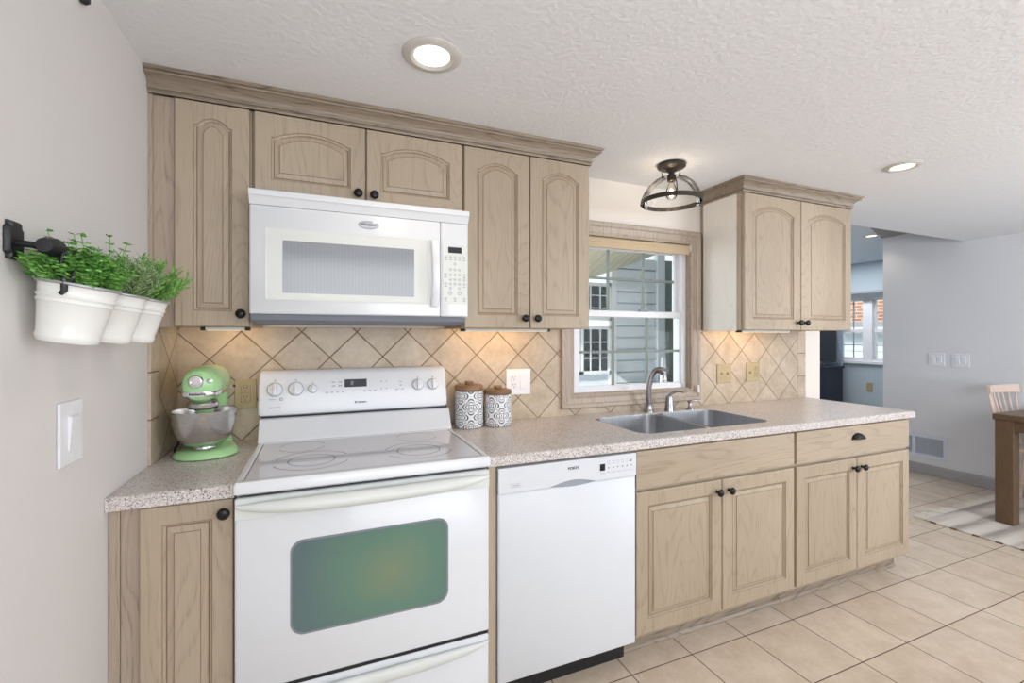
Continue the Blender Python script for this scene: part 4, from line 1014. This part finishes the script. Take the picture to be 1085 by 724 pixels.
def planter(yc, label, kind):
    t = bpy.data.objects.new('herb_planter', None); COL.objects.link(t); t.location = (.0801, yc, BZ); t.rotation_euler = (0, BT, 0); ORG[t.name] = Vector((0,0,0))
    tag(t, label, 'planter', 'white bucket herb planters on the wall rail')
    pr = [(.002,-BH),(BRB-.002,-BH),(BRB,-BH+.002)]
    def rad(z): return BRB+(BR-.002-BRB)*(z+BH)/BH
    for z in (-.105,-.100): pr.append((rad(z)+.0016, z))
    pr.append((rad(-.096), -.096))
    for zc_ in (-.036,-.026): pr += [(rad(zc_-.0035), zc_-.0035), (rad(zc_)+.0030, zc_), (rad(zc_+.004), zc_+.004)]
    pr += [(rad(-.004), -.004), (BR-.001,-.003), (BR+.0015,-.001), (BR+.0015,.002), (BR-.002,.003), (BR-.004,0), (BRB-.002,-BH+.004), (.002,-BH+.004)]
    o = obj('bucket', lathe(bmesh.new(), pr, (0,0,0), 'z', 48), 'bucket', t, smooth=True, auto=50)
    obj('rim', lathe(bmesh.new(), [(BR-.0005,.0032),(BR+.0025,.0015),(BR+.0028,-.0015),(BR+.0002,-.0036)], (0,0,0), 'z', 48, caps=False), M.setdefault('rim_metal', plain('grey_galvanised_rim', lin(170,172,174), .4, .5)), t, smooth=True)
    obj('soil', lathe(bmesh.new(), [(.002,-.018),(BR-.0075,-.018),(BR-.0075,-.014),(.002,-.010)], (0,0,0), 'z', 24), 'soil', t)
    rnd = random.Random(kind*17+3); lf = bmesh.new(); st = bmesh.new()
    def leaf(p, d, L, W, roll):
        d = d.normalized(); s = d.cross(Vector((0,0,1)));
        if s.length < .1: s = Vector((1,0,0))
        s = s.normalized(); n = s.cross(d); s = (s*math.cos(roll)+n*math.sin(roll)); n = s.cross(d)
        pts = [p, p+d*L*.35+s*W*.5+n*W*.08, p+d*L*.75+s*W*.42, p+d*L, p+d*L*.75-s*W*.42, p+d*L*.35-s*W*.5+n*W*.08]
        v = [lf.verts.new(q) for q in pts]; mid = lf.verts.new(p+d*L*.5-n*W*.12)
        for i in range(6): lf.faces.new((v[i], v[(i+1)%6], mid))
    RA = Matrix.Rotation(-BT, 3, 'Y')
    ns = {0: 210, 1: 130, 2: 110}[kind]
    for i in range(ns):
        a = rnd.uniform(0, 2*PI); r0 = BR*.8*math.sqrt(rnd.random()); base = Vector((r0*math.cos(a), r0*math.sin(a), -.012))
        rr = r0/BR
        if kind == 0: up = rnd.uniform(.050,.098)*(1-.35*rr); lean = .8*rr+rnd.uniform(-.25,.25)
        elif kind == 1: up = rnd.uniform(.055,.10); lean = .75*rr+rnd.uniform(-.25,.25)
        else: up = rnd.uniform(.06,.115); lean = .95*rr+rnd.uniform(-.2,.3)
        if kind == 0 and i < 5: up = rnd.uniform(.10,.125); lean = rnd.uniform(-.1,.2)
        dirv = RA @ Vector((math.cos(a)*lean, math.sin(a)*lean, 1)).normalized()
        # keep clear of the wall side
        tip = base+dirv*up
        curve = Vector((rnd.uniform(-.012,.012), rnd.uniform(-.012,.012), 0))
        P3 = [base+dirv*up*f+curve*f*f-Vector((0,0,.25*up*f*f*lean*lean)) for f in (0,.25,.5,.75,1)]
        # stay off the wall: world x = .0801 + x cosT + z sinT
        mn = min(.0801+p.x*math.cos(BT)+p.z*math.sin(BT) for p in P3)
        if mn < .014: P3 = [p+Vector(((.016-mn)*(j/4),0,0)) for j, p in enumerate(P3)]
        tube(st, P3, .0008, 4)
        segs = {0: 7, 1: 12, 2: 8}[kind]
        for k in range(segs):
            f = .25+.75*k/(segs-1); q = f*4; j = min(3, int(q)); p = P3[j].lerp(P3[j+1], q-j); dd_ = (P3[j+1]-P3[j]).normalized()
            nl = 3 if kind == 0 else (3 if kind == 1 else 2)
            for m in range(nl):
                b = rnd.uniform(0, 2*PI); sd = Vector((math.cos(b), math.sin(b), 0)); 
                if kind == 0: leaf(p, dd_*.35+sd, rnd.uniform(.009,.016), rnd.uniform(.008,.012), rnd.uniform(-.6,.6))
                elif kind == 1: leaf(p, dd_*.8+sd*.8, rnd.uniform(.014,.022), .0028, rnd.uniform(-1,1))
                else: leaf(p, dd_*1.0+sd*.7, rnd.uniform(.02,.034), rnd.uniform(.004,.0055), rnd.uniform(-1,1))
    for v in lf.verts:   # wall clearance for leaves
        wx = .0801+v.co.x*math.cos(BT)+v.co.z*math.sin(BT)
        if wx < .003: v.co.x += (.003-wx)
    me = obj('foliage', lf, {0:'leaf_round',1:'leaf_rosemary',2:'leaf_long'}[kind], t); obj('stems', st, M['leaf_long'], t)
    return t
planter(-.9642, 'nearest white bucket planter with bright round-leaved herb, on the wall rail', 0)
planter(-.8010, 'middle white bucket planter with grey-green needle-leaved herb, on the wall rail', 1)
planter(-.6453, 'farthest white bucket planter with long-bladed green herb, next to the cabinets', 2)
def hook(y, label):
    bm = bmesh.new()
    pts = smoothpath([(RXX-.012,y,RZZ+.001),(RXX-.006,y,RZZ+.0125),(RXX+.004,y,RZZ+.0125),(RXX+.012,y,RZZ+.002),(RXX+.012,y-.003,RZZ-.02),(RXX+.010,y-.006,RZZ-.045),(RXX+.016,y-.010,RZZ-.060),(RXX+.026,y-.012,RZZ-.062),(RXX+.032,y-.012,RZZ-.050),(RXX+.034,y-.012,RZZ-.042)], 6)
    tube(bm, pts, .0048, 10)
    tube(bm, [(RXX+.018,y-.012,RZZ-.056),(RXX+.018,y-.012,RZZ-.080),(RXX+.012,y-.012,RZZ-.086)], [.006,.0056,.004], 8)
    return tag(obj('rail_hook', bm, 'iron', smooth=True), label, 'hook', 'black hooks on the wall rail')
hook(-1.012, 'black iron S-hook on the rail in front of the nearest planter')
hook(-.8825, 'black iron hook on the rail between the nearest and middle planters')
hook(-.7230, 'black iron hook on the rail between the middle and farthest planters')
bm = lathe(bmesh.new(), [(.004,.0006),(.011,.003),(.013,.010),(.009,.018),(.001,.020)], (0,-.758,2.128), 'x', 18)
tag(obj('wall_hook', bm, 'iron', smooth=True), 'small black hook high on the left wall near the ceiling', 'hook')

# ================================================================== DINING AREA
t = thing('dining_table', 'dark brown wooden dining table with thick square legs at right edge', 'table', (5.6,-1.0,0))
obj('leg', bx(4.965,5.055,-.535,-.440,.010,.740,.003), 'dark_wood', t)
obj('leg', bx(5.80,5.885,-.535,-.440,.010,.740,.003), 'dark_wood', t)
obj('leg', bx(4.965,5.055,-1.9,-1.805,.010,.740,.003), 'dark_wood', t); obj('leg', bx(5.80,5.885,-1.9,-1.805,.010,.740,.003), 'dark_wood', t)
obj('apron', box(box(bx(5.055,5.78,-.53,-.50,.665,.740), 5.055,5.78,-1.86,-1.83,.665,.740), 4.975,5.0,-1.805,-.535,.665,.740), 'dark_wood', t)
obj('tabletop', bx(4.955,5.885,-1.93,-.43,.7405,.782,.003), 'dark_wood', t)
# spindle chair between table and far wall side
t = thing('dining_chair', 'pale wooden spindle-back chair tucked behind the dining table', 'chair', (5.65,-.42,0))
cx_, cyb = 5.38, -.25
XC = 5.655
obj('seat', prism_z(bmesh.new(), rrect(XC-.17, XC+.14, -.66, -.25, .06, 6), .435, .465), 'pale_wood', t)
for lx, ly in ((XC-.13,-.60),(XC+.13,-.60),(XC-.13,-.31),(XC+.13,-.31)):
    s1, s2 = (.03 if lx > XC else -.03), (.04 if ly > -.4 else -.04)
    obj('leg', tube(bmesh.new(), [(lx+s1,ly+s2,.0095),(lx+s1*.5,ly+s2*.5,.2),(lx,ly,.436)], [.011,.017,.013], 12), 'pale_wood', t, smooth=True)
for sx_ in (-1, 1): obj('stretcher', tube(bmesh.new(), [(XC+sx_*.146,-.615,.20),(XC+sx_*.146,-.295,.20)], .009, 8), 'pale_wood', t, smooth=True)
bm = bmesh.new(); rings = []
for k in range(17):
    u = -1+2*k/16; x = XC+.235*u; y = -.235+.055*(1-u*u)
    rings.append([Vector((x,y-.009,.870)),Vector((x,y+.009,.870)),Vector((x,y+.015,.932)),Vector((x,y-.003,.932))])
obj('crest_rail', ring_bridge(bm, rings), 'pale_wood', t)
for k in range(8):
    u = -.9+1.8*k/7; x = XC+.235*u; y = -.233+.055*(1-u*u)
    obj('spindle', tube(bmesh.new(), [(XC+.19*u,-.285+.02*(1-u*u),.464),(x,y,.873)], [.009,.007], 8), 'pale_wood', t, smooth=True)
t = thing('area_rug', 'cream striped woven rug with fringed end under the dining table', 'rug', (5.2,-1.2,0))
obj('rug_body', bx(4.545,5.86,-2.6,-.215,.0006,.009,.002), 'rug', t)
bm = bmesh.new(); rnd = random.Random(5)
for k in range(90):
    x = 4.55+1.30*k/89; L = rnd.uniform(.05,.085); dx = rnd.uniform(-.02,.02)
    tube(bm, [(x,-.218,.006),(x+dx*.5,-.218+L*.5,.008),(x+dx,-.218+L,.0045)], .0035, 5)
obj('fringe', bm, 'fringe', t)
bm = bmesh.new()
for k in range(20):
    y = -.26-k*.115; box(bm, 4.538, 4.552, y-.035, y-.0, .001, .0095, .001)
obj('edge_stitching', bm, 'rug_edge', t)

# far room furniture
t = thing('storage_cabinet', 'dark navy low cabinet in the corner of the far room', 'cabinet', (7.2,2.38,0))
obj('body', bx(7.02,7.36,2.06,2.70,.05,.88,.004), 'navy', t); obj('top', bx(7.0,7.37,2.04,2.72,.88,.91,.004), 'navy', t)
for a_, b_ in ((7.03,2.07),(7.31,2.07),(7.03,2.65),(7.31,2.65)): obj('leg', bx(a_,a_+.04,b_,b_+.04,0,.05), 'navy', t)
t = thing('television', 'black television standing on the navy cabinet in the far room', 'television', (7.22,2.42,.91))
obj('screen', bx(7.19,7.23,2.06,2.78,.97,1.62,.004), 'display', t); obj('stand', box(bx(7.12,7.30,2.32,2.52,.9105,.925,.003), 7.20,7.22,2.38,2.46,.92,.98), 'navy', t)
bm = bmesh.new(); vs = []
n = 40
for k in range(n+1):
    y = 2.085+.255*k/n; x = 7.395+.015*math.sin(k*1.25); vs.append((bm.verts.new((x,y,.25)), bm.verts.new((x,y,1.918))))
for a, b in zip(vs, vs[1:]): bm.faces.new((a[0],b[0],b[1],a[1]))
bmesh.ops.solidify(bm, geom=bm.faces[:], thickness=.003)
t = thing('window_curtain', 'pale blue curtain hanging at the left of the far room window', 'curtain', (7.43,2.26,.25)); obj('curtain_cloth', bm, 'curtain', t, smooth=True)
obj('curtain_rod', tube(bmesh.new(), [(7.395,2.06,1.925),(7.395,2.38,1.925)], .01, 10), 'slate', t)
t = thing('swivel_chair', 'grey-blue chair back just visible over the counter in the far room', 'chair', (6.6,2.15,0))
bm = bmesh.new()
rings = []
for k in range(13):
    a = PI*k/12; rings.append([Vector((6.55-.0,2.12+.24*math.cos(a),.33+.25*math.sin(a)-.0)), Vector((6.60,2.12+.22*math.cos(a),.33+.23*math.sin(a)))])
pts = [(2.12+.24*math.cos(PI*k/16), .45+.12*math.sin(PI*k/16)) for k in range(17)]+[(1.88,.30),(2.36,.30)]
ring_bridge(bm, [[Vector((6.52,y,z)) for y,z in pts],[Vector((6.58,y,z)) for y,z in pts]]); obj('backrest', bm, M.setdefault('chairgrey', plain('grey_blue_upholstery', lin(120,130,150), .8)), t)
obj('seat', bx(6.57,6.95,1.92,2.32,.26,.33,.02), M['chairgrey'], t)
for a_, b_ in ((6.60,1.94),(6.60,2.26),(6.88,1.94),(6.88,2.26)): obj('leg', bx(a_,a_+.04,b_,b_+.04,0,.27), 'navy', t)

# ================================================================== OUTDOORS
tag(struct('ground', bx(-3, 5.0, .14, 9, -.7, -.6), 'conc'), None, None)
g2 = struct('ground_beyond', bx(7.8, 14, -4, 9, -.7, -.6), 'lawn')
# neighbouring wing wall with lap siding
t = thing('porch_wing', 'white sided wing of the house seen through the window over the sink', 'building', (3.7,2.1,-.6))
bm = bmesh.new(); z = -.55
while z < 2.2:
    for xa_, xb_ in ((3.462, 4.0), (2.5, 3.392)):
        if xa_ < 3 and z > .78: continue
        prism_x(bm, [(1.992,z),(2.0,z+.109),(2.035,z+.109),(2.035,z+.125),(2.05,z+.125),(2.05,z)], xa_, xb_)
    z += .125
obj('siding', bm, 'siding', t)
obj('corner_post', bx(3.392,3.462,1.985,2.05,-.6,2.25,.004), 'vinyl', t)
obj('door_frame', bx(4.0,4.105,1.97,2.05,-.6,2.3,.004), 'siding', t)
obj('patio_glass', bx(4.105,4.30,2.03,2.04,-.6,2.2), 'muntin', t)
obj('wall_end', bx(4.3,4.92,2.0,2.05,-.6,2.3), 'siding', t)
obj('lower_wall', bx(2.5,3.392,2.051,2.08,-.6,.93), 'siding', t)
def sunwin(x0, x1, z0, z1):
    f = obj('window_frame', box(box(box(bx(x0,x0+.025,1.985,2.04,z0,z1),x1-.022,x1,1.985,2.04,z0,z1),x0,x1,1.985,2.04,z0,z0+.035),x0,x1,1.985,2.04,z1-.035,z1), 'vinyl', t)
    obj('pane', bx(x0+.03,x1-.03,2.012,2.018,z0+.03,z1-.03), M.setdefault('dark_pane', glass('dark_sunroom_glass', (.50,.56,.52), .5)), f)
    bm = bmesh.new()
    for k in (1,2): box(bm, x0+(x1-x0)*k/3-.005, x0+(x1-x0)*k/3+.005, 2.0, 2.012, z0+.03, z1-.03)
    for k in (1,2): box(bm, x0+.03, x1-.03, 2.0, 2.011, z0+(z1-z0)*k/3-.005, z0+(z1-z0)*k/3+.005)
    obj('muntin', bm, 'vinyl', f)
sunwin(3.02,3.385,.93,1.44); sunwin(3.02,3.385,1.50,1.90); sunwin(2.55,3.0,.93,1.90)
obj('inner_wall', bx(2.5,3.46,2.6,2.65,-.6,2.2), M['lawn'], t)
# porch ceiling (sloped boards)
def pz(x, y): return 1.93+.36*(x-3.125)+.35*(2-y)
bm = bmesh.new()
x = 2.4
x = 2.4
while x < 4.85:
    a, b = x+.006, x+.144
    v = [Vector((a,.16,pz(a,.16))),Vector((b,.16,pz(b,.16))),Vector((b,1.98,pz(b,1.98))),Vector((a,1.98,pz(a,1.98)))]
    up = Vector((0,0,.02)); ring_bridge(bm, [v,[q+up for q in v]]); x += .15
pc = tag(obj('porch_ceiling', bm, 'porch'), 'cream board porch ceiling outside the kitchen window', 'porch ceiling')
v = [Vector((2.4,.16,pz(2.4,.16)+.025)),Vector((4.85,.16,pz(4.85,.16)+.025)),Vector((4.85,2.0,pz(4.85,2.0)+.025)),Vector((2.4,2.0,pz(2.4,2.0)+.025))]
# the board backing belongs to the same roof
pb = ring_bridge(bmesh.new(), [v,[q+Vector((0,0,.03)) for q in v]]); tag(obj('porch_roof', pb, 'porch'), 'pale roof deck lying on the porch ceiling boards', 'roof')
# white porch railing boards
t = thing('porch_railing', 'white horizontal board railing catching sun outside the kitchen window', 'railing', (3.3,1.75,-.6))
bm = bmesh.new()
for k in range(5): box(bm, 2.5, 3.95, 1.74, 1.77, .30+k*.115, .385+k*.115, .003)
obj('board', bm, 'vinyl', t)
for x_ in (2.5, 3.2, 3.93): obj('post', bx(x_,x_+.06,1.771,1.83,-.6,.84), 'vinyl', t)
t = thing('step_ladder', 'white folding ladder standing on the porch behind the faucet', 'ladder', (3.62,1.5,-.6))
bm = bmesh.new()
obj('side_rail', tube(bmesh.new(), [(3.52,1.5,-.6),(3.66,1.5,1.12)], .014, 8), 'vinyl', t); obj('side_rail', tube(bmesh.new(), [(3.82,1.5,-.6),(3.68,1.5,1.12)], .014, 8), 'vinyl', t)
bm = bmesh.new()
for k in range(6):
    f = .12+k*.15; tube(bm, [(3.52+.14*f,1.5,-.6+1.72*f),(3.82-.14*f,1.5,-.6+1.72*f)], .010, 8)
obj('rung', bm, 'vinyl', t)
# across the street: brick house and pale shed
t = thing('brick_house', 'red brick house seen through the far room window', 'building', (12,4,-.6))
obj('wall', bx(11.5,11.9,0,9,-.6,5), 'brick', t)
t = thing('garden_shed', 'pale sided shed with grey roof edge in front of the brick house', 'shed', (10.3,3.5,-.6))
bm = bmesh.new(); z = -.6
while z < 1.35: prism_y(bm, [(10.0,z),(10.02,z+.15),(10.05,z+.15),(10.05,z)], 1.0, 6.5); z += .15
obj('siding', bm, 'siding', t); obj('roof_edge', prism_y(bmesh.new(), [(9.85,1.36),(9.85,1.42),(10.6,1.62),(10.6,1.56)], .9, 6.6), 'slate', t)
